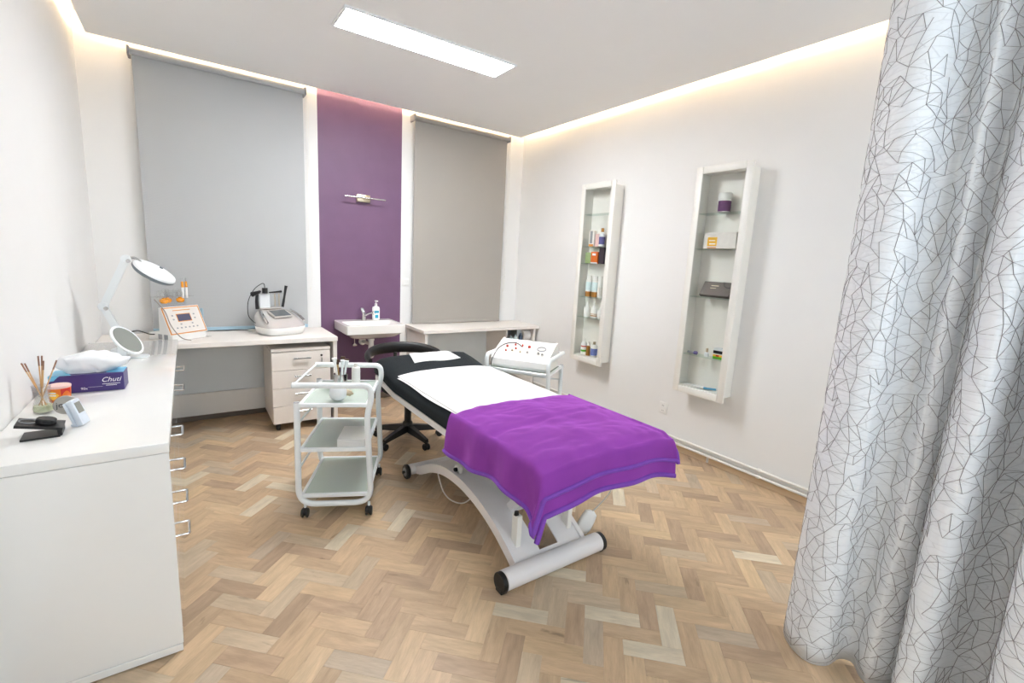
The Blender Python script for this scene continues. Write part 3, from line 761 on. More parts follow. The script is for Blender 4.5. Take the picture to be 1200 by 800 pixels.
def bl_f(lift, bl, a0=A0, b0=0, a1=None):
    a1 = A1 if a1 is None else a1
    def f(u, v):
        a = a0+(a1-a0)*u; L = bl-.02*math.sin(u*3.1)
        aa = a - (.02*math.sin(v*7+.6) if a < -HW else 0)*min(1, (-a-HW)/.15 if a < -HW else 0)
        return blanket(aa, b0+(L-b0)*v, lift)
    return f
t = thing('blanket', 'purple velvet blanket folded over the foot of the bed', 'blanket', (BX, -3.05, .73))
f1 = bl_f(.024, BL)
bm = NB(); solid_sheet(bm, f1, 84, 72, .010); obj('upper_fold', bm, 'velvet', t, True, angle=80)
f2 = bl_f(.012, BL+.062, A0+.025, .60, A1-.045)
bm = NB(); solid_sheet(bm, f2, 70, 30, .005); obj('lower_fold', bm, 'velvet', t, True, angle=80)
bm = NB(); edge = [f1(u/84, 1) for u in range(85)]; edge = [f1(0, v/60) for v in range(61)]+edge[1:]+[f1(1, 1-v/60) for v in range(1, 61)]
tube(bm, [p-Vector((0, 0, .004)) for p in edge], .0095, 8); obj('hem', bm, 'velvet_hem', t, True, angle=80)
bm = NB(); tube(bm, [f2(u/70, 1) for u in range(71)], .011, 8); obj('hem', bm, 'velvet_hem', t, True, angle=80)

# ------------------------------------------------------------------ three-shelf trolleys
TP = rounded([(-.030, .672), (-.033, .076), (.360, .076), (.337, .600), (.362, .700), (.352, .767), (-.050, .767)], [.095, .095, .06, .05, .075], 8)
DV = .50
def trolley(name, lab, loc, rz, low=True):
    t = thing(name, lab, 'trolley', loc, rz, 'white shelf trolleys')
    for v in (0, DV):
        bm = NB(); tube(bm, [(p.x, v, p.y) for p in TP], .0165, 14); fr = obj('side_frame', bm, 'white_metal', t)
        bm = NB(); cyl(bm, (-.030, v, .668), (-.030, v, .6735), .0155, seg=14); obj('tube_cap', bm, 'plastic_grey', fr)
        bm = NB(); cyl(bm, (-.0515, v, .767), (-.049, v, .767), .0155, seg=14); obj('tube_cap', bm, 'plastic_grey', fr)
    for z in (.667, .410, .138):
        uR = .345 if z > .5 else (.340 if z > .3 else .352)
        bm = NB(); b_ = .018
        for lo, hi in (((-.02, -.008, z-.022), (uR, .010, z)), ((-.02, DV-.010, z-.022), (uR, DV+.008, z)), ((-.022, .010, z-.022), (-.004, DV-.010, z)), ((uR-.018, .010, z-.022), (uR, DV-.010, z))): box(bm, lo, hi, .003)
        sh = obj('shelf_frame', bm, 'white_metal', t)
        bm = NB(); box(bm, (-.006, .008, z-.011), (uR-.016, DV-.008, z-.004), .001); obj('glass_shelf', bm, 'frosted_green', sh)
    for uu, z in ((-.030, .545), (-.030, .285), (-.044, .770)):
        bm = NB(); cyl(bm, (uu, .012, z), (uu, DV-.012, z), .0065, seg=10); obj('rod', bm, 'white_metal', t)
    for u_ in (0.0, .347):
        for v in (0, DV):
            bm = NB(); cyl(bm, (u_, v, .050), (u_, v, .078), .0075, seg=10); obj('stem', bm, 'white_metal', t)
            bm = NB(); cyl(bm, (u_-.019, v-.006, .0265), (u_-.006, v-.006, .0265), .0265, seg=18, bev=.004); cyl(bm, (u_+.006, v-.006, .0265), (u_+.019, v-.006, .0265), .0265, seg=18, bev=.004)
            cyl(bm, (u_-.012, v-.004, .032), (u_+.012, v-.004, .032), .022, seg=14); cyl(bm, (u_, v, .035), (u_, v, .056), .011, seg=12); obj('caster', bm, 'black_plastic', t)
    return t
T1, A1T = (1.035, -2.022, 0), R(-25.3)
trolley('shelf_trolley', 'white tube trolley with frosted shelves beside the black office chair', T1, A1T)
T2, A2T = (2.735, -1.445, 0), R(214)
trolley('shelf_trolley', 'white tube trolley carrying the knobbed machine behind the bed', T2, A2T)
M1 = Matrix.Translation(T1) @ Matrix.Rotation(A1T, 4, 'Z')
def on1(u, v, z): return tuple(M1 @ Vector((u, v, z)))
# things on the front trolley
t = thing('brush_cup', 'steel cup full of cosmetic brushes on the trolley top', 'cup', on1(.140, .305, .6635), 0)
bm = NB(); lathe(bm, [(.034, 0), (.039, .002), (.040, .095), (.037, .095), (.036, .006), (.001, .005)], seg=24); obj('cup', bm, 'chrome', t)
rb = random.Random(3)
for k in range(7):
    a = k*2.4; tx, ty = .034*math.cos(a), .034*math.sin(a); h = .145+.03*rb.random()
    bm = NB(); cyl(bm, (tx*.35, ty*.35, .008), (tx, ty, h), .006, .007, seg=8); br = obj('brush', bm, ('brush_tan', 'plastic_white', 'frosted_plastic')[k % 3], t)
    bm = NB(); d = Vector((tx*.65, ty*.65, h)).normalized(); cyl(bm, Vector((tx, ty, h)), Vector((tx, ty, h))+d*.03, .009, .014, seg=10); obj('tip', bm, ('bristle', 'plastic_white', 'frosted_plastic')[k % 3], br)
bm = NB(); lathe(bm, [(.012, 0), (.026, .001), (.026, .105), (.024, .112), (.012, .115), (.012, .14), (.004, .141)], seg=20)
tag(obj('white_bottle', bm, 'bottle_white'), 'white plastic bottle behind the brush cup on the trolley', 'bottle').location = on1(.215, .40, .6635)
t = thing('white_globe', 'white round glass globe lying on the trolley top near the brush cup', 'globe', on1(.172, .062, .6635), A1T)
bm = NB(); lathe(bm, [(.048*math.sin(PI*k/14), .048-.048*math.cos(PI*k/14)) for k in range(15)], seg=24); obj('glass', bm, 'frosted_plastic', t)
bm = NB(); cyl(bm, (.040, .012, .045), (.066, .022, .036), .018, .016, seg=16); cyl(bm, (.066, .022, .036), (.078, .026, .032), .012, .004, seg=12); obj('cap', bm, 'satin_nickel', t)
t = thing('napkin_stack', 'stack of folded white napkins on the trolley middle shelf', 'napkins', on1(.248, .125, .4065), A1T)
for k in range(5):
    bm = NB(); dx = .002*math.sin(k*3.1); box(bm, (-.076+dx, -.112-dx, .0005+k*.0088), (.076+dx, .112-dx, k*.0088+.0088), .003, 2); obj('napkin', bm, 'white_fabric', t)
# machine on the rear trolley
M2 = Matrix.Translation(T2) @ Matrix.Rotation(A2T, 4, 'Z')
t = thing('beauty_console', 'white beauty console with knobs and meter on the rear trolley', 'machine', tuple(M2 @ Vector((.16, .25, .664))), A2T)
# local: +x faces the bed, y runs along the console
pf = [(.150, .006), (.165, .03), (.160, .075), (.135, .098), (-.06, .188), (-.085, .195), (-.12, .18), (-.135, .006)]
def prism_y(bm, poly, a, b): return loft(bm, [[Vector((x, a, z)) for x, z in poly], [Vector((x, b, z)) for x, z in poly]])
bm = NB(); prism_y(bm, pf, -.215, .215); obj('housing', bm, 'plastic_white', t)
for s in (-1, 1):
    bm = NB(); prism_y(bm, [(x*1.03, z*1.03) for x, z in pf], s*.216, s*.232); obj('side_cheek', bm, 'white_paint', t)
for xx in (-.1, .12):
    for yy in (-.17, .17):
        bm = NB(); cyl(bm, (xx, yy, 0), (xx, yy, .008), .012, seg=12); obj('rubber_foot', bm, 'black_plastic', t)
nrm = Vector((.09, 0, .195)).normalized(); tdir = Vector((-.195, 0, .09)).normalized(); p0 = Vector((.135, 0, .098))
def onp(s, y, h=0): return p0+tdir*s+Vector((0, y, 0))+nrm*h
bm = NB()
loft(bm, [[onp(.02, -.2, h), onp(.02, .2, h), onp(.20, .2, h), onp(.20, -.2, h)] for h in (-.001, .0015)]); obj('control_panel', bm, 'panel_beige', t)
for s, y, r_, mt in ((.06, -.13, .012, 'chrome'), (.06, -.04, .010, 'chrome'), (.06, .02, .008, 'satin_nickel'), (.07, .09, .009, 'satin_nickel'), (.10, .07, .008, 'red_knob'), (.15, .09, .008, 'red_knob'), (.15, .03, .007, 'red_knob'), (.14, -.03, .012, 'red_knob'), (.06, .14, .007, 'red_knob'), (.12, .15, .010, 'red_knob'), (.05, -.165, .011, 'chrome')):
    bm = NB(); cyl(bm, onp(s, -y), onp(s, -y, .014), r_, r_*.8, seg=14); obj('knob', bm, mt, t)
bm = NB(); tube(bm, [onp(.13+.026*math.cos(2*PI*k/24), -(-.135)+.034*math.sin(2*PI*k/24), .004) for k in range(24)], .004, 6, closed=True); obj('meter_ring', bm, 'plastic_grey', t)
bm = NB(); tube(bm, smoothpath([onp(.12, -.02, .012), onp(.14, -.08, .03), onp(.12, -.15, .03), onp(.06, -.20, .02), (.175, -.21, .08), (.185, -.22, .02)], 6), .0035, 8); obj('lead', bm, 'cable_black', t)

# ------------------------------------------------------------------ office chair behind the bed
t = thing('office_chair', 'black office chair with curved backrest behind the bed head', 'chair', (1.97, -1.22, 0), 0)
for k in range(5):
    a = R(-80+72*k); c_, s_ = math.cos(a), math.sin(a)
    bm = NB()
    def sec(r_, w_, z0, z1): return [Vector((c_*r_-s_*q, s_*r_+c_*q, z)) for q, z in ((-w_, z0), (w_, z0), (w_*.7, z1), (-w_*.7, z1))]
    loft(bm, [sec(.0, .030, .085, .135), sec(.06, .030, .080, .130), sec(.20, .022, .068, .105), sec(.275, .018, .060, .088)]); lg = obj('base_arm', bm, 'black_plastic', t)
    bm = NB(); cx, cy = c_*.268, s_*.268
    cyl(bm, (cx-s_*.022, cy+c_*.022, .027), (cx-s_*.005, cy+c_*.005, .027), .027, seg=16, bev=.004); cyl(bm, (cx+s_*.022, cy-c_*.022, .027), (cx+s_*.005, cy-c_*.005, .027), .027, seg=16, bev=.004)
    cyl(bm, (cx, cy, .030), (cx, cy, .066), .013, seg=12); obj('caster', bm, 'black_plastic', lg)
bm = NB(); lathe(bm, [(.035, .08), (.042, .09), (.040, .15), (.034, .16), (.028, .165), (.028, .33), (.018, .332), (.018, .41)], seg=20); obj('gas_column', bm, 'black_plastic', t)
bm = NB(); lathe(bm, [(.05, .400), (.17, .41), (.205, .43), (.212, .455), (.20, .485), (.15, .498), (.02, .50)], seg=36); obj('seat', bm, 'black_fabric', t)
bm = NB(); arc = [(.30*math.cos(R(q)), .06+.24*math.sin(R(q)), .686+.048*math.sin(R(q))) for q in range(-14, 196, 7)]
rings = []
for i, p in enumerate(arc):
    p = Vector(p); d = Vector(arc[min(i+1, len(arc)-1)])-Vector(arc[max(i-1, 0)]); n_ = Vector((d.y, -d.x, 0)).normalized(); e_ = .6+.4*min(1, min(i, len(arc)-1-i)/3)
    mid = math.sin(PI*i/(len(arc)-1))**2
    rings.append([p+n_*math.cos(2*PI*k/14)*.024*e_+Vector((0, 0, 1))*math.sin(2*PI*k/14)*(.032*e_ if math.sin(2*PI*k/14) > 0 else .032*e_+.030*mid) for k in range(14)])
loft(bm, rings); obj('backrest', bm, 'black_plastic', t)
bm = NB(); tube(bm, smoothpath([(0, .10, .40), (0, .22, .42), (0, .28, .52), (0, .29, .68)], 6), .016, 10); obj('back_bar', bm, 'black_plastic', t)

# ------------------------------------------------------------------ wall display cabinets
def display_cabinet(y1, y2, zb, zt, shelves, lab):
    """y1 = far edge, y2 = near edge of the framed front"""
    t = thing('display_cabinet', lab, 'cabinet', (XR, (y1+y2)/2, zb), 0, 'wall display cabinets')
    xf = 3.710; o_ = .022; a, b = y2+o_, y1-o_; z0, z1 = zb+.03, zt-.03
    bm = NB(); box(bm, (XR-.010, a, z0), (XR-.001, b, z1), 0); obj('back_panel', bm, 'white_paint', t, True)
    for yy in (a, b-.014): bm = NB(); box(bm, (xf+.020, yy, z0), (XR-.010, yy+.014, z1), .001); obj('side_panel', bm, 'white_paint', t, True)
    for z, th in ((z0, .028), (z1-.014, .014)): bm = NB(); box(bm, (xf+.020, a+.014, z), (XR-.010, b-.014, z+th), .001); obj('end_panel', bm, 'white_paint', t, True)
    f = .052
    for lo, hi, ax in (((y2, zb), (y2+f, zt), 0), ((y1-f, zb), (y1, zt), 0), ((y2+f, zb), (y1-f, zb+f), 1), ((y2+f, zt-f), (y1-f, zt), 1)):
        bm = NB(); box(bm, (xf, lo[0], lo[1]), (xf+.019, hi[0], hi[1]), .005, 2); obj('frame_rail', bm, 'white_paint', t, True)
    bm = NB(); box(bm, (xf+.008, y2+f-.004, zb+f-.004), (xf+.011, y1-f+.004, zt-f+.004), 0); obj('door_glass', bm, 'glass', t, True)
    for z in shelves:
        bm = NB(); box(bm, (xf+.024, a+.015, z-.006), (XR-.011, b-.015, z), .0005); obj('glass_shelf', bm, 'shelf_glass', t, True)
display_cabinet(-1.198, -1.629, .547, 2.243, (1.967, 1.666, 1.506, 1.184, .985), 'narrow white wall cabinet full of small cosmetic bottles, beyond the socket')
display_cabinet(-2.435, -2.866, .540, 2.240, (1.910, 1.653, 1.295, .846), 'narrow white wall cabinet holding a purple jar and a dark gift box')
XS = 3.785
def bottle(name, lab, mats, x, y, z, prof, bands=(), cat='bottle', seg=18, group=None):
    t = thing(name, lab, cat, (x, y, z+.0006), 0, group)
    bm = NB(); lathe(bm, prof, seg=seg); obj('body', bm, mats, t)
    for r_, z0, z1, mm, nm in bands:
        bm = NB(); lathe(bm, [(r_*.9, z0), (r_, z0+.0005), (r_, z1-.0005), (r_*.9, z1)], seg=seg); obj(nm, bm, mm, t)
    return t
def pack(name, lab, mm, x, y, z, sx, sy, sz, rz=0, deco=(), cat='box'):
    t = thing(name, lab, cat, (x, y, z+.0006), rz)
    bm = NB(); box(bm, (-sx/2, -sy/2, 0), (sx/2, sy/2, sz), .0015); obj('carton', bm, mm, t)
    for lo, hi, m2, nm in deco:
        bm = NB(); box(bm, lo, hi, 0); obj(nm, bm, m2, t)
    return t
# far cabinet, shelf by shelf
z = 1.666
pack('slim_carton', 'slim white carton with dark stripe on the second shelf of the far cabinet', 'marble_box', XS, -1.320, z, .04, .062, .15, .15, [((-.0212, -.012, .03), (-.0198, .016, .145), 'plastic_grey', 'stripe'), ((-.0212, -.026, .0), (-.0198, .026, .022), 'orange_trim', 'base_print')])
pack('slim_carton', 'plain pale carton in the middle of the second shelf of the far cabinet', 'pink', XS+.02, -1.375, z, .03, .05, .12)
bottle('spray_bottle', 'clear grey spray bottle on the second shelf of the far cabinet', 'frosted_plastic', XS, -1.445, z, [(.018, 0), (.028, .002), (.028, .11), (.012, .125), (.012, .135), (.004, .136)], [(.013, .134, .17, 'gold', 'cap'), (.0285, .02, .09, 'violet_print', 'label')])
z = 1.506
pack('carton', 'olive green carton on the third shelf of the far cabinet', 'green_box', XS+.01, -1.290, z, .05, .07, .105, .3)
pack('carton', 'orange carton on the third shelf of the far cabinet', 'orange_box', XS, -1.385, z, .05, .09, .11, 0, [((-.0262, -.02, .075), (-.0248, .025, .095), 'text_white', 'print'), ((-.0262, -.044, .0), (-.0248, .044, .012), 'text_white', 'print')])
pack('carton', 'dark plum carton on the third shelf of the far cabinet', 'dark_box', XS, -1.480, z, .05, .075, .15, -.1)
z = 1.184
pump = [(.020, 0), (.031, .002), (.031, .155), (.026, .165), (.024, .166), (.024, .20), (.022, .204), (.004, .205)]
for y, lab in ((-1.320, 'white lotion bottle with gold base, far one of the pair in the cabinet'), (-1.405, 'white lotion bottle with gold base, middle of the fourth shelf')):
    bottle('lotion_bottle', lab, 'bottle_white', XS, y, z, pump, [(.0315, .002, .052, 'gold', 'gold_band'), (.0316, .06, .145, 'aqua_white', 'label')])
bottle('lotion_bottle', 'slim white lotion bottle with grey print near the fourth shelf end', 'bottle_white', XS, -1.475, z, [(r_*.8, q) for r_, q in pump], [(.0252, .02, .1, 'marble_box', 'label')])
z = .985
tip = [(.020, 0), (.034, .002), (.034, .085), (.026, .10), (.012, .115), (.006, .15), (.003, .151)]
bottle('nozzle_bottle', 'plain white bottle with pointed nozzle on the fifth cabinet shelf', 'bottle_white', XS, -1.320, z, tip)
bottle('nozzle_bottle', 'white bottle with pointed nozzle and copper bands on the fifth shelf', 'bottle_white', XS, -1.420, z, tip, [(.0346, .018, .028, 'gold', 'band'), (.0346, .036, .042, 'gold', 'band')])
bottle('nozzle_bottle', 'short white bottle at the end of the fifth cabinet shelf', 'bottle_white', XS, -1.500, z, [(r_*.8, q*.75) for r_, q in tip])
z = .606
bottle('pump_bottle', 'tall white bottle with green and orange print on the cabinet floor', 'bottle_white', XS, -1.320, z, [(.02, 0), (.032, .002), (.032, .105), (.022, .125), (.010, .13), (.010, .165), (.004, .166)], [(.0324, .03, .05, 'green_print', 'print'), (.0324, .078, .09, 'red_knob', 'print')])
bottle('oil_bottle', 'slim golden oil bottle on the cabinet floor', 'gold', XS-.01, -1.390, z, [(.012, 0), (.020, .002), (.020, .09), (.010, .10), (.004, .101)], [(.011, .100, .135, 'white_paint', 'cap')])
bottle('oil_bottle', 'bottle with violet blue label on the cabinet floor', 'bottle_white', XS, -1.460, z, [(.02, 0), (.034, .002), (.034, .10), (.026, .118), (.012, .122), (.012, .126), (.004, .127)], [(.0344, .018, .085, 'label_blue', 'label'), (.013, .124, .15, 'satin_nickel', 'cap')])
# near cabinet
z = 1.910
bottle('cream_jar', 'white jar with purple label on the top shelf of the near cabinet', 'bottle_white', XS-.003, -2.645, z, [(.03, 0), (.043, .003), (.043, .092), (.040, .097), (.044, .098), (.045, .134), (.041, .139), (.004, .14)], [(.0436, .008, .082, 'jar_purple', 'label')], 'jar', 28)
z = 1.653
t = pack('gift_carton', 'marbled white carton with orange label on the near cabinet shelf', 'marble_box', XS, -2.665, z, .085, .25, .100, 0, [((-.0440, .020, .018), (-.0424, .095, .082), 'yellow_print', 'label'), ((-.0452, .034, .055), (-.0438, .082, .060), 'text_white', 'print'), ((-.0452, .030, .030), (-.0438, .078, .038), 'text_white', 'print'), ((-.0440, .022, .002), (-.0424, .092, .010), 'orange_trim', 'stripe')])
bm = NB(); box(bm, (-.040, -.122, .1002), (.042, .122, .116), .001); obj('lid', bm, 'marble_box', t)
z = 1.295
t = thing('gift_box', 'dark grey brown gift box with thin lettering leaning in the near cabinet', 'gift box', (XS-.050, -2.672, z+.0006))
M = Matrix.Translation((0, 0, .018)) @ Matrix.Rotation(R(32), 4, 'Y')
bm = NB(); box(bm, (.0, -.118, 0), (.030, .118, .118), .0015, 1, M); obj('carton', bm, 'brown_box', t)
bm = NB(); box(bm, (-.0012, -.01, .080), (.0, .050, .086), 0, 1, M); box(bm, (-.0012, .005, .060), (.0, .050, .064), 0, 1, M); obj('lettering', bm, 'satin_nickel', t)
bm = NB(); tube(bm, smoothpath([M @ Vector((-.002, -.04, .118)), M @ Vector((-.003, -.055, .085)), M @ Vector((-.003, -.085, .07)), M @ Vector((-.002, -.116, .08))], 5), .002, 6); obj('ribbon', bm, 'black_plastic', t)
z = .846
t = thing('violet_vial', 'tiny violet vial lying on the lowest glass shelf', 'vial', (XS-.02, -2.545, z+.0006))
bm = NB(); cyl(bm, (0, .045, .012), (0, -.01, .012), .009, .010, seg=12); obj('body', bm, 'plastic_grey', t)
bm = NB(); cyl(bm, (0, -.01, .014), (0, -.035, .014), .014, seg=14, bev=.002); obj('cap', bm, 'violet_print', t)
bottle('glass_bottle', 'tiny clear bottle on the lowest glass shelf', 'frosted_plastic', XS-.01, -2.655, z, [(.012, 0), (.018, .002), (.018, .028), (.008, .036), (.004, .037)], [(.009, .036, .065, 'satin_nickel', 'cap')])
pack('tester_box', 'small box printed green, yellow and black on the lowest glass shelf', 'frosted_plastic', XS-.01, -2.755, z, .05, .068, .085, .1, [((-.0265, -.034, .002), (-.0249, .034, .022), 'green_print', 'print'), ((-.0265, -.034, .022), (-.0249, .034, .036), 'yellow_print', 'print'), ((-.0268, -.012, .022), (-.0264, .012, .034), 'red_print', 'print'), ((-.0265, -.034, .044), (-.0249, .034, .066), 'black_plastic', 'print')])
z = .599
for k, (x, y, r_, mm, lab) in enumerate(((3.775, -2.53, .3, 'paper_white', 'white card lying far on the floor of the near cabinet'), (3.775, -2.63, -.2, 'paper_white', 'white card in the middle of the near cabinet floor'), (3.785, -2.71, .55, 'card_blue', 'blue card on the floor of the near cabinet'))):
    bm = NB(); box(bm, (-.028, -.045, 0), (.028, .045, .0025), .0006); o = tag(obj('card', bm, mm), lab, 'card'); o.location = (x, y, z+.0005+k*.0026); o.rotation_euler = (0, 0, r_)

# ------------------------------------------------------------------ things on the sideboard
ZC = CZ+.0005
t = thing('phone_stand', 'black folding phone charger stand on the sideboard', 'phone stand', (.125, -2.505, ZC), R(4))
def slab(bm, p, q, wdt, th):
    """flat board between two edge lines along local y"""
    p = Vector(p); q = Vector(q); d = (q-p).normalized(); n_ = Vector((-d.z, 0, d.x))*th
    loft(bm, [[p+Vector((0, s, 0)), q+Vector((0, s, 0)), q+Vector((0, s, 0))+n_, p+Vector((0, s, 0))+n_] for s in (-wdt/2, wdt/2)])
bm = NB(); slab(bm, (-.048, 0, .0), (.048, 0, .0), .085, .006); obj('base', bm, 'black_plastic', t)
bm = NB(); slab(bm, (-.058, 0, .050), (.055, 0, .022), .088, .009); up_ = obj('upper_plate', bm, 'black_plastic', t)
bm = NB(); box(bm, (.042, -.040, .002), (.054, .040, .030), .003); obj('hinge', bm, 'black_plastic', t)
bm = NB(); d = Vector((.113, 0, -.028)).normalized(); n_ = Vector((.028, 0, .113)).normalized(); c_ = Vector((.012, .0, .042))
cyl(bm, c_, c_+n_*.018, .026, seg=26, bev=.003); obj('charging_puck', bm, 'black_plastic', t)
bm = NB(); c2 = Vector((-.030, .008, .0535)); x_, y_ = d, Vector((0, 1, 0)); tube(bm, [c2+(x_*math.cos(a)+y_*math.sin(a))*.022 for a in [2*PI*k/20 for k in range(20)]], .0022, 6, closed=True); obj('ring_mark', bm, 'plastic_grey', t)
t = thing('reed_diffuser', 'glass reed diffuser with pale green oil and wooden sticks', 'diffuser', (.078, -2.215, ZC))
bm = NB(); lathe(bm, [(.018, .001), (.030, .003), (.033, .015), (.026, .045), (.022, .062), (.028, .108), (.0265, .108), (.0205, .062), (.0245, .045), (.031, .016), (.028, .006), (.002, .005)], seg=24); obj('vase', bm, 'clear_plastic', t)
bm = NB(); lathe(bm, [(.018, .0065), (.028, .008), (.0295, .017), (.027, .030), (.002, .0305)], seg=24); obj('oil', bm, 'diffuser_oil', t)
for dx, dy, h in ((-.042, -.01, .20), (-.038, .012, .195), (.000, .014, .22), (.012, .004, .222), (.018, -.012, .205), (.050, .010, .20)):
    bm = NB(); a = Vector((-dx*.35, -dy*.35, .010)); b = Vector((dx, dy, h)); cyl(bm, a, a.lerp(b, .82), .0022, seg=7); st_ = obj('reed', bm, 'reed', t)
    bm = NB(); cyl(bm, a.lerp(b, .82), b, .0026, seg=7); obj('reed_tip', bm, 'reed_tip', st_)
# orange tub, disc, clock
t = thing('orange_tub', 'round orange and red printed tub with pink lid', 'tub', (.100, -2.060, ZC), R(0))
bm = NB(); lathe(bm, [(.030, 0), (.033, .002), (.036, .058), (.034, .059)], seg=32); obj('tub', bm, 'orange_print', t)
bm = NB(); lathe(bm, [(.036, .059), (.0375, .061), (.0375, .068), (.035, .070), (.004, .070)], seg=32); obj('lid', bm, 'pink', t)
def cyl_patch(bm, r_, a0, a1, f0, f1, n=16):
    sheet(bm, lambda u, v: Vector((r_*math.cos(R(a0+(a1-a0)*u)), r_*math.sin(R(a0+(a1-a0)*u)), f0(u)+(f1(u)-f0(u))*v)), n, 2)
bm = NB(); cyl_patch(bm, .0368, -75, -20, lambda u: .028+.02*math.sin(u*3), lambda u: .058); obj('red_print', bm, 'red_print', t)
bm = NB(); cyl_patch(bm, .0366, -150, -85, lambda u: .032-.018*math.sin(u*PI), lambda u: .034+.016*math.sin(u*PI)); obj('yellow_print', bm, 'yellow_print', t)
bm = NB()
for zz_ in (.040, .030): cyl_patch(bm, .0372, -140, -98, lambda u: zz_+.0012*math.sin(u*40), lambda u: zz_+.005+.0012*math.sin(u*31))
obj('lettering', bm, 'text_white', t)
t = thing('round_tag', 'round grey metal disc with dark letters leaning behind the small clock', 'disc', (.150, -2.270, ZC), R(8))
M = Matrix.Translation((0, .004, .036)) @ Matrix.Rotation(R(84), 4, 'X')
bm = NB(); lathe(bm, [(.002, -.0025), (.034, -.0025), (.036, 0), (.034, .0025), (.002, .0025)], seg=36, M=M); obj('disc', bm, 'disc_grey', t)
text('letters', 'jo', .030, M @ Matrix.Translation((-.016, -.008, .0027)), 'text_dark', t)
t = thing('desk_clock', 'small pale white digital thermometer clock leaning on the sideboard', 'clock', (.222, -2.440, ZC), R(72))
M = Matrix.Rotation(R(-18), 4, 'X')
bm = NB(); box(bm, (-.024, -.013, .004), (.024, .007, .100), .005, 2, M); obj('case', bm, 'clock_body', t)
bm = NB(); box(bm, (-.016, -.0142, .048), (.016, -.0128, .088), .001, 1, M); obj('display', bm, 'clock_lcd', t)
bm = NB(); box(bm, (-.020, .008, .0), (.020, .030, .010), .003); box(bm, (-.024, .0075, .010), (.024, .018, .096), .004, 2, M); obj('stand', bm, 'clock_body', t)
# tissue box
tb = Vector((.174, -1.892, ZC)); ang = R(-2.5)
t = thing('tissue_box', 'purple tissue box with blue corners and a tissue pulled out', 'tissue box', tuple(tb), ang)
hx, hy, hz = .125, .058, .080
bm = NB(); box(bm, (-hx, -hy, 0), (hx, hy, hz), .002); obj('carton', bm, 'box_purple', t)
bm = NB()
prism(bm, [(-hx+.001, -hy+.001), (-hx+.075, -hy+.001), (-hx+.05, hy*.1), (-hx+.09, hy-.001), (-hx+.001, hy-.001)], hz, hz+.0008, 'z'); obj('blue_print', bm, 'box_blue', t)
bm = NB(); prism(bm, [(hx-.06, -hy+.02), (hx-.001, -hy+.012), (hx-.001, hy-.001), (hx-.09, hy-.001)], hz, hz+.0008, 'z'); obj('blue_print', bm, 'box_blue', t)
bm = NB(); loft(bm, [[Vector((x, -hy-.0008+q, z_)) for x, z_ in ((-hx+.001, hz-.022), (-hx+.018, hz-.020), (-hx+.030, hz-.006), (-hx+.038, hz), (-hx+.001, hz))] for q in (0, .0008)])
obj('blue_print', bm, 'box_blue', t)
Mf = Matrix.Translation((0, -hy-.0006, 0)) @ Matrix.Rotation(R(90), 4, 'X')
text('brand_lettering', 'Chuti', .030, Mf @ Matrix.Translation((.080, .042, 0)), 'text_white', t, .35)
text('count_lettering', '90x', .015, Mf @ Matrix.Translation((-.012, .012, 0)), 'text_white', t)
bm = NB()
for x0_, x1_, z_ in ((.050, .108, .031), (.062, .100, .024)):
    x = x0_
    while x < x1_: box(bm, (x, -hy-.0010, z_), (x+.0035, -hy-.0002, z_+.0028), 0); x += .0048
box(bm, (.002, -hy-.0010, .0215), (.050, -hy-.0002, .0222), 0)
obj('small_print', bm, 'text_white', t)
def tis(u, v):
    a = 2*PI*u; rr_ = (.055+.045*math.sin(v*PI*.62))*(1-.75*max(0, v-.72)/.28); w_ = 1.25+.2*math.sin(a*2)
    x = rr_*w_*math.cos(a)*(1.0) + .015*math.sin(3*a+v*5) + .035*v; y = rr_*.50*math.sin(a)+.006*math.sin(5*a+2)
    z_ = hz-.004+v*.098 - .020*v*max(0, math.cos(a)) + .006*math.sin(4*a+v*3)
    p = Vector((x, y, z_)); n_ = noise.noise(p*30)*.013
    return p+Vector((n_, n_*.6, n_*.7))
bm = NB()
G = [[bm.verts.new(tis(i/40, j/14)) for j in range(15)] for i in range(40)]
for i in range(40):
    for j in range(14): bm.faces.new((G[i][j], G[(i+1) % 40][j], G[(i+1) % 40][j+1], G[i][j+1]))
bm.faces.new([G[i][14] for i in range(40)]); bm.faces.new([G[i][0] for i in range(39, -1, -1)])
o = obj('tissue', bm, 'tissue', t, angle=80)
# magnifier lamp
t = thing('magnifier_lamp', 'white articulated magnifier lamp on the sideboard corner', 'lamp', (.215, -1.0, ZC))
bm = NB(); cyl(bm, (.215, -1.0, ZC), (.215, -1.0, ZC+.018), .062, seg=32, bev=.004); cyl(bm, (.215, -1.0, ZC+.016), (.215, -1.0, ZC+.07), .014, seg=16); obj('base', bm, 'white_metal', t, True)
def flatarm(bm, p, q, wd, th):
    p = Vector(p); q = Vector(q); d = (q-p).normalized(); s_ = Vector((0, 1, 0)); n_ = d.cross(s_).normalized()
    loft(bm, [[x+s_*a*th+n_*b*wd for a, b in ((-1, -1), (1, -1), (1, 1), (-1, 1))] for x in (p, q)])
E0, E1, E2 = (.215, -1.0, .885), (.140, -1.0, 1.095), (.262, -1.0, 1.378)
bm = NB(); flatarm(bm, E0, E1, .018, .013); ar = obj('lower_arm', bm, 'white_metal', t, True)
bm = NB(); flatarm(bm, E1, E2, .019, .013); obj('upper_arm', bm, 'white_metal', t, True)
for p in (E1, E2):
    bm = NB(); cyl(bm, (p[0], p[1]-.018, p[2]), (p[0], p[1]+.018, p[2]), .026, seg=20, bev=.003); j_ = obj('joint', bm, 'white_metal', t, True)
    bm = NB(); cyl(bm, (p[0]+.012, p[1]-.030, p[2]-.01), (p[0]+.012, p[1]-.017, p[2]-.01), .011, seg=14); obj('knob', bm, 'chrome', j_, True)
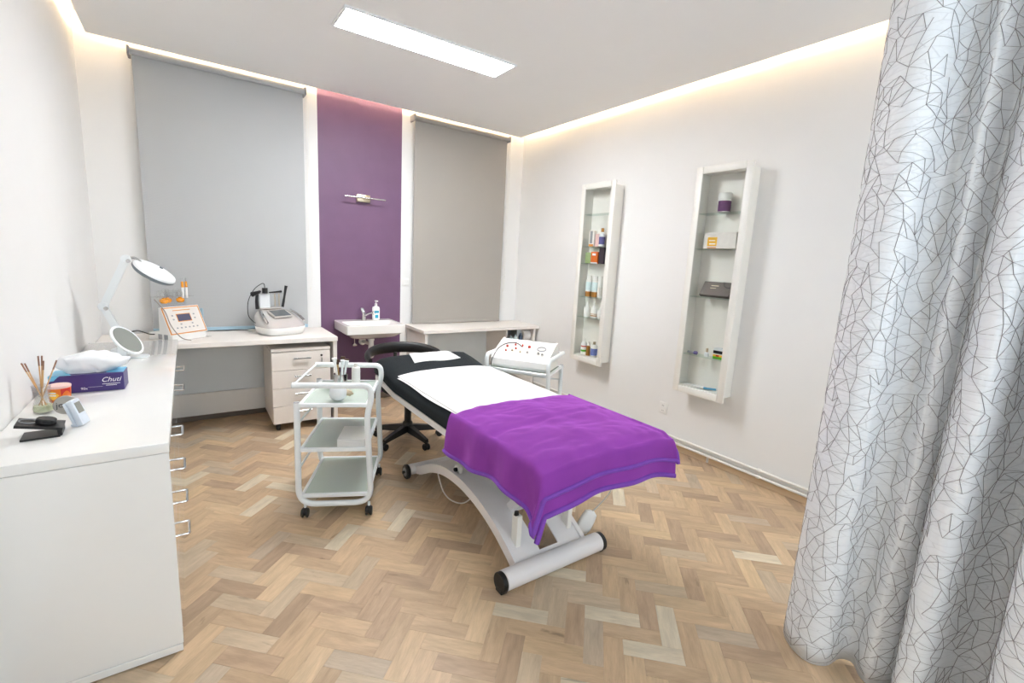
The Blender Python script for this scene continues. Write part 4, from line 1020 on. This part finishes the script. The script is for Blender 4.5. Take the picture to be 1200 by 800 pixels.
bm = NB(); tube(bm, smoothpath([E2, (.30, -1.0, 1.388), (.33, -1.0, 1.362)], 5), .008, 10); obj('neck', bm, 'chrome', t, True)
hc = Vector((.392, -1.0, 1.302)); HM = Matrix.Translation(hc) @ Matrix.Scale(.97, 4) @ Vector((0, 0, 1)).rotation_difference(Vector((.52, -.242, .819))).to_matrix().to_4x4()
bm = NB(); lathe(bm, [(.060, -.020), (.112, -.020), (.122, -.010), (.122, -.002), (.119, .004)], seg=44, M=HM); obj('head_rim', bm, 'rim_grey', t, True)
bm = NB(); lathe(bm, [(.120, .0), (.121, .006), (.116, .016), (.100, .022), (.085, .024), (.004, .026)], seg=44, M=HM); hd = obj('head_cover', bm, 'white_metal', t, True)
bm = NB(); cyl(bm, HM @ Vector((.02, .07, .022)), HM @ Vector((.02, .07, .031)), .010, seg=14); obj('switch', bm, 'rim_grey', hd, True)
# table mirror
mc = Vector((.252, -1.200, .918)); nz_ = Vector((.724, -.338, .602)).normalized(); mx_, my_ = basis(nz_)
MM = Matrix((mx_, my_, nz_)).transposed().to_4x4(); MM.translation = mc; MM = MM @ Matrix.Scale(.80, 4)
t = thing('table_mirror', 'round tilted table mirror in front of the magnifier lamp', 'mirror', (.245, -1.225, ZC))
bm = NB(); lathe(bm, [(.06, -.020), (.105, -.018), (.122, -.008), (.124, .003), (.118, .007), (.108, .006), (.106, .003), (.002, .003)], seg=44, M=MM); obj('rim', bm, 'white_metal', t, True)
bm = NB(); lathe(bm, [(.002, .0032), (.107, .0032), (.107, .0056), (.002, .0056)], seg=44, M=MM); obj('glass', bm, 'mirror_glass', t, True)
bm = NB(); box(bm, (.205, -1.235, ZC), (.250, -1.175, ZC+.07), .006, 2); cyl(bm, (.30, -1.19, ZC), (.30, -1.19, ZC+.006), .05, seg=24); obj('stand', bm, 'white_metal', t, True)

# ------------------------------------------------------------------ dermabrasion machine on the corner desk
t = thing('peeling_machine', 'white beauty machine with orange framed panel and amber cups', 'machine', (.478, -.335, D+.0006), R(40))
wx = .135
pf = [(-.112, 0), (-.112, .040), (-.098, .052), (-.022, .232), (.005, .240), (.012, .06), (.112, .055), (.112, 0)]
bm = NB(); prism(bm, pf, -wx, wx, 'x'); obj('housing', bm, 'plastic_white', t)
a_, b_ = Vector((0, -.098, .052)), Vector((0, -.022, .232)); tn = (b_-a_).normalized(); nn = Vector((0, -tn.z, tn.y))
def pp(x, s, h): return Vector((x, 0, 0))+a_+tn*s+nn*h
def plate(bm, x0, x1, s0, s1, h0, h1): loft(bm, [[pp(x0, s0, h), pp(x1, s0, h), pp(x1, s1, h), pp(x0, s1, h)] for h in (h0, h1)])
bm = NB(); plate(bm, -.150, .150, -.012, .205, .0005, .012); obj('panel_case', bm, 'plastic_white', t)
bm = NB(); plate(bm, -.146, .146, -.008, .200, .012, .0135); obj('panel_border', bm, 'orange_trim', t)
bm = NB(); plate(bm, -.137, .137, .000, .192, .0133, .0145); pn = obj('panel_face', bm, 'panel_beige', t)
bm = NB(); plate(bm, -.056, .056, .084, .146, .0143, .0152); obj('screen_border', bm, 'orange_trim', pn)
bm = NB(); plate(bm, -.051, .051, .089, .141, .0150, .0160); obj('screen', bm, 'lcd', pn)
for x, s in [(-.080+.032*k, .038) for k in range(6)] + [(-.085, .135), (-.085, .105), (.085, .135), (.085, .105), (-.04, .066), (.05, .066)]:
    bm = NB(); plate(bm, x-.006, x+.006, s-.005, s+.005, .0143, .0160); obj('button', bm, 'plastic_grey', pn)
bm = NB(); plate(bm, -.07, .07, .170, .176, .0143, .0150); obj('lettering', bm, 'orange_trim', pn)
bm = NB(); box(bm, (wx+.016, -.075, .05), (wx+.022, -.045, .22), .002); obj('side_strip', bm, 'pale_blue', t)
bm = NB(); box(bm, (-.11, .030, .050), (.11, .045, .36), .003); obj('back_plate', bm, 'clear_plastic', t)
bm = NB(); box(bm, (-.14, -.035, .312), (.12, .075, .318), .002); obj('cup_shelf', bm, 'clear_plastic', t)
for x, y in ((-.10, -.01), (-.05, .02), (.03, -.005)):
    bm = NB(); lathe(bm, [(.002, .268), (.018, .271), (.027, .283), (.026, .300), (.010, .306), (.010, .312)], (x, y, 0), 20); obj('amber_cup', bm, 'amber', t)
for k, (x, y) in enumerate(((-.09, .0), (-.04, .03), (-.015, -.01), (.04, .01))):
    bm = NB(); lathe(bm, [(.008, .318), (.020, .320), (.022, .345), (.012, .352), (.012, .372), (.004, .373)], (x, y, 0), 16); obj('glass_cup', bm, 'clear_plastic', t)
for x in (.075, .105):
    bm = NB(); cyl(bm, (x, .02, .300), (x, .02, .380), .008, seg=12); tb_ = obj('syringe', bm, 'plastic_white', t)
    bm = NB(); cyl(bm, (x, .02, .380), (x, .02, .425), .010, .008, seg=12); obj('amber_tip', bm, 'amber', tb_)
    bm = NB(); cyl(bm, (x, .02, .425), (x, .02, .450), .004, seg=8); obj('needle', bm, 'chrome', tb_)
for y in (-.05, .005):
    bm = NB(); box(bm, (-wx-.003, y-.018, .008), (-wx+.001, y+.018, .046), .002); obj('outlet', bm, 'plastic_grey', t)
bm = NB(); box(bm, (-wx-.02, -.135, .0), (wx+.03, .125, .004), .002); obj('tray', bm, 'clear_plastic', t)
bm = NB(); tube(bm, smoothpath([(-.14, .03, .30), (-.138, -.06, .22), (-.136, -.105, .12), (-.10, -.150, .03), (-.05, -.18, .006)], 6), .0035, 8); obj('hose', bm, 'cable_grey', t)
bm = NB(); tube(bm, smoothpath([(-.135, .06, .04), (-.18, .05, .05), (-.23, .09, .075), (-.29, .12, .06), (-.33, .19, .006)], 6), .004, 8); obj('power_cable', bm, 'cable_black', t)

# ------------------------------------------------------------------ silver machine on the corner desk
t = thing('facial_machine', 'silver white facial machine with black probes on the corner desk', 'machine', (1.185, -.305, D+.0006), R(24)); t.scale = (1.10, 1.10, 1.10)
def sq(w_, y0, y1, z_, tilt=0, n=28):
    cy, hy_ = (y0+y1)/2, (y1-y0)/2; out = []
    for k in range(n):
        a = 2*PI*k/n; c_, s_ = math.cos(a), math.sin(a)
        x = math.copysign(abs(c_)**.55, c_)*w_; y = cy+math.copysign(abs(s_)**.55, s_)*hy_
        out.append(Vector((x, y, z_+tilt*(y-cy))))
    return out
bm = NB(); loft(bm, [sq(.135, -.115, .115, 0), sq(.148, -.130, .125, .010), sq(.158, -.140, .128, .045), sq(.162, -.138, .130, .060)]); obj('lower_shell', bm, 'plastic_white', t, angle=50)
bm = NB(); loft(bm, [sq(.160, -.136, .130, .060), sq(.163, -.130, .132, .085, .18), sq(.158, -.112, .132, .112, .32), sq(.140, -.085, .128, .135, .38), sq(.105, -.050, .118, .150, .38), sq(.06, 0, .10, .158, .38)]); obj('upper_shell', bm, 'silver_shell', t, angle=50)
a_, tn = Vector((0, -.060, .1285)), Vector((0, 1, .38)).normalized(); nn = Vector((0, -tn.z, tn.y))
def pp(x, s, h): return Vector((x, 0, 0))+a_+tn*s+nn*h
bm = NB(); plate(bm, -.072, .072, .010, .115, -.004, .0085); sc = obj('screen_frame', bm, 'silver_shell', t)
bm = NB(); plate(bm, -.064, .064, .016, .108, .0080, .0100); obj('screen', bm, 'lcd_grey', sc)
for s in (-1, 1):
    bm = NB(); tube(bm, smoothpath([(s*.150, -.085, .098), (s*.140, -.02, .138), (s*.120, .05, .172)], 6), lambda q: .012*(1-.6*abs(q-.4)), 10); obj('side_lamp', bm, 'chrome', t)
bm = NB(); box(bm, (-.10, .118, .155), (.07, .128, .196), .003); box(bm, (-.105, .085, .182), (.075, .128, .192), .003); obj('rear_ledge', bm, 'silver_shell', t)
bm = NB(); box(bm, (-.095, .095, .19), (-.015, .108, .30), .003); obj('probe_rack', bm, 'frosted_plastic', t)
bm = NB(); box(bm, (-.10, .060, .298), (.075, .108, .304), .002); obj('rack_shelf', bm, 'clear_plastic', t)
def probe(pts, r_, mm='black_plastic'):
    bm = NB(); tube(bm, smoothpath(pts, 5), r_, 12); return obj('probe', bm, mm, t)
probe([(-.115, .10, .185), (-.118, .10, .25), (-.112, .10, .300)], lambda q: .013-.003*q)
probe([(-.165, .075, .300), (-.12, .085, .310), (-.09, .10, .318)], lambda q: .019-.010*q)
probe([(-.058, .09, .304), (-.058, .09, .345)], .020)
probe([(-.03, .08, .310), (.03, .085, .312), (.075, .09, .314)], lambda q: .004+.005*q)
probe([(.090, .10, .190), (.105, .10, .26), (.118, .10, .330), (.124, .098, .358)], lambda q: .008+.007*abs(q-.4))
for x in (.02, .055):
    bm = NB(); cyl(bm, (x, .09, .20), (x, .09, .30), .004, seg=8); obj('glass_rod', bm, 'satin_nickel', t)
bm = NB(); tube(bm, smoothpath([(-.058, .09, .345), (-.062, .09, .375), (-.085, .09, .375), (-.14, .09, .335), (-.19, .085, .25), (-.20, .075, .15), (-.175, .06, .10), (-.155, .05, .085)], 6), .0028, 8); obj('probe_cable', bm, 'cable_black', t)

# slim white notebook behind the machine
bm = NB(); box(bm, (.965, -.130, D+.0004), (1.08, -.062, D+.010), .002)
tag(obj('flat_case', bm, 'white_paint'), 'flat pale case on the desk behind the silver machine', 'case')

# ------------------------------------------------------------------ patterned curtain
CP = [(2.640, -3.930), (2.575, -3.912), (2.518, -3.935), (2.480, -3.985), (2.466, -4.045), (2.500, -4.092), (2.575, -4.112), (2.605, -4.150), (2.565, -4.185), (2.545, -4.210), (2.572, -4.240), (2.600, -4.262), (2.540, -4.282), (2.470, -4.315), (2.478, -4.362), (2.610, -4.405), (2.650, -4.450), (2.590, -4.485),
      (2.455, -4.500), (2.400, -4.540), (2.405, -4.600), (2.470, -4.650), (2.560, -4.690), (2.540, -4.740), (2.450, -4.790), (2.430, -4.850), (2.500, -4.900), (2.560, -4.95), (2.50, -5.01), (2.44, -5.08), (2.50, -5.15), (2.55, -5.22), (2.48, -5.30), (2.45, -5.38)]
cp = smoothpath([(x, y, 0) for x, y in CP], 7)
arc_ = [0]
for a, b in zip(cp[:-1], cp[1:]): arc_.append(arc_[-1]+(b-a).length)
nu, nvz = len(cp)-1, 46
def cpos(fi, z_):
    i = max(0, min(nu-1, int(fi))); q = fi-i; f = (z_-.012)/2.823; amp = 1.10-.30*f
    def at(k):
        e_ = min(1, max(0, min(k-4, nu-4-k)/10)); return mean[k]*e_+cp[k]*(1-e_)+(cp[k]-mean[k])*e_*amp
    p = at(i)*(1-q)+at(i+1)*q
    return Vector((p.x+.006*math.sin(z_*2.1+fi*.21), p.y+.006*math.cos(z_*1.7+fi*.13), z_))
bm = NB(); uvl = bm.loops.layers.uv.new('UVMap'); ZT, ZB = 2.835, .012
mean = [sum(((cp[min(max(i+k, 0), nu)]) for k in range(-24, 25)), Vector())/49 for i in range(nu+1)]
grid = []; uvd = {}
for i in range(nu+1):
    col = []
    for j in range(nvz+1):
        z_ = ZB+(ZT-ZB)*j/nvz; p = cpos(i, z_); zz_ = z_
        v = bm.verts.new((p.x, p.y, zz_)); uvd[v] = (arc_[i], z_); col.append(v)
    grid.append(col)
for i in range(nu):
    for j in range(nvz):
        f = bm.faces.new((grid[i][j], grid[i][j+1], grid[i+1][j+1], grid[i+1][j]))
        for lp in f.loops: lp[uvl].uv = uvd[lp.vert]
bm.faces.ensure_lookup_table()
t = thing('curtain', 'silvery white curtain with a crackled line pattern', 'curtain', (2.5, -4.5, 0))
o = obj('curtain_fabric', bm, 'curtain', t, True, angle=80)
sd = o.modifiers.new('thickness', 'SOLIDIFY'); sd.thickness = .0025; sd.offset = 0
# stitched line net: triangulated cloud of points with some edges left out, each line a thin raised thread
from mathutils.geometry import delaunay_2d_cdt
import bisect
rc = random.Random(11); pts2 = []
S_ = arc_[-1]; nx_, nz2 = int(S_/.041), int(2.80/.043)
for i in range(nx_+1):
    for j in range(nz2+1):
        pts2.append(Vector(((i+rc.uniform(-.42, .42))*S_/nx_, .02+(j+rc.uniform(-.42, .42)+(.5 if i % 2 else 0))*2.79/nz2)))
pts2 = [q for q in pts2 if .004 < q.x < S_-.004 and .016 < q.y < 2.83]
vv, ee, ff, *_ = delaunay_2d_cdt(pts2, [], [], 0, 1e-6)
def fidx(s_):
    k = max(1, min(nu, bisect.bisect(arc_, s_))); return k-1+(s_-arc_[k-1])/max(1e-9, arc_[k]-arc_[k-1])
bm = NB()
for a, b in ee:
    A, B = vv[a], vv[b]; L_ = (B-A).length
    if L_ > .12 or rc.random() > .78: continue
    steep = abs(B.y-A.y)/max(1e-6, L_); wd = .0008 if steep > .6 else .0005
    dv = (B-A)/L_; nv = Vector((-dv.y, dv.x)); n = max(2, int(L_/.014)); prev = None
    for k in range(n+1):
        c = A+(B-A)*k/n; fi = fidx(c.x); z_ = c.y
        T_ = (cpos(min(nu, fi+.3), z_)-cpos(max(0, fi-.3), z_)).normalized(); N_ = Vector((T_.y, -T_.x, 0))
        off = T_*nv.x*wd+Vector((0, 0, nv.y*wd)); base_ = cpos(fi, z_)+N_*.0022
        cur = (bm.verts.new(base_+off), bm.verts.new(base_+N_*.0010), bm.verts.new(base_-off))
        if prev:
            bm.faces.new((prev[0], cur[0], cur[1], prev[1])); bm.faces.new((prev[1], cur[1], cur[2], prev[2]))
        prev = cur
o = obj('stitch_lines', bm, 'curtain_line', t, True, angle=80); o['kind'] = 'stuff'
bm = NB(); box(bm, (2.49, -5.6, H-.018), (2.53, -3.86, H-.0005), .003); obj('track', bm, 'white_metal', t, True)
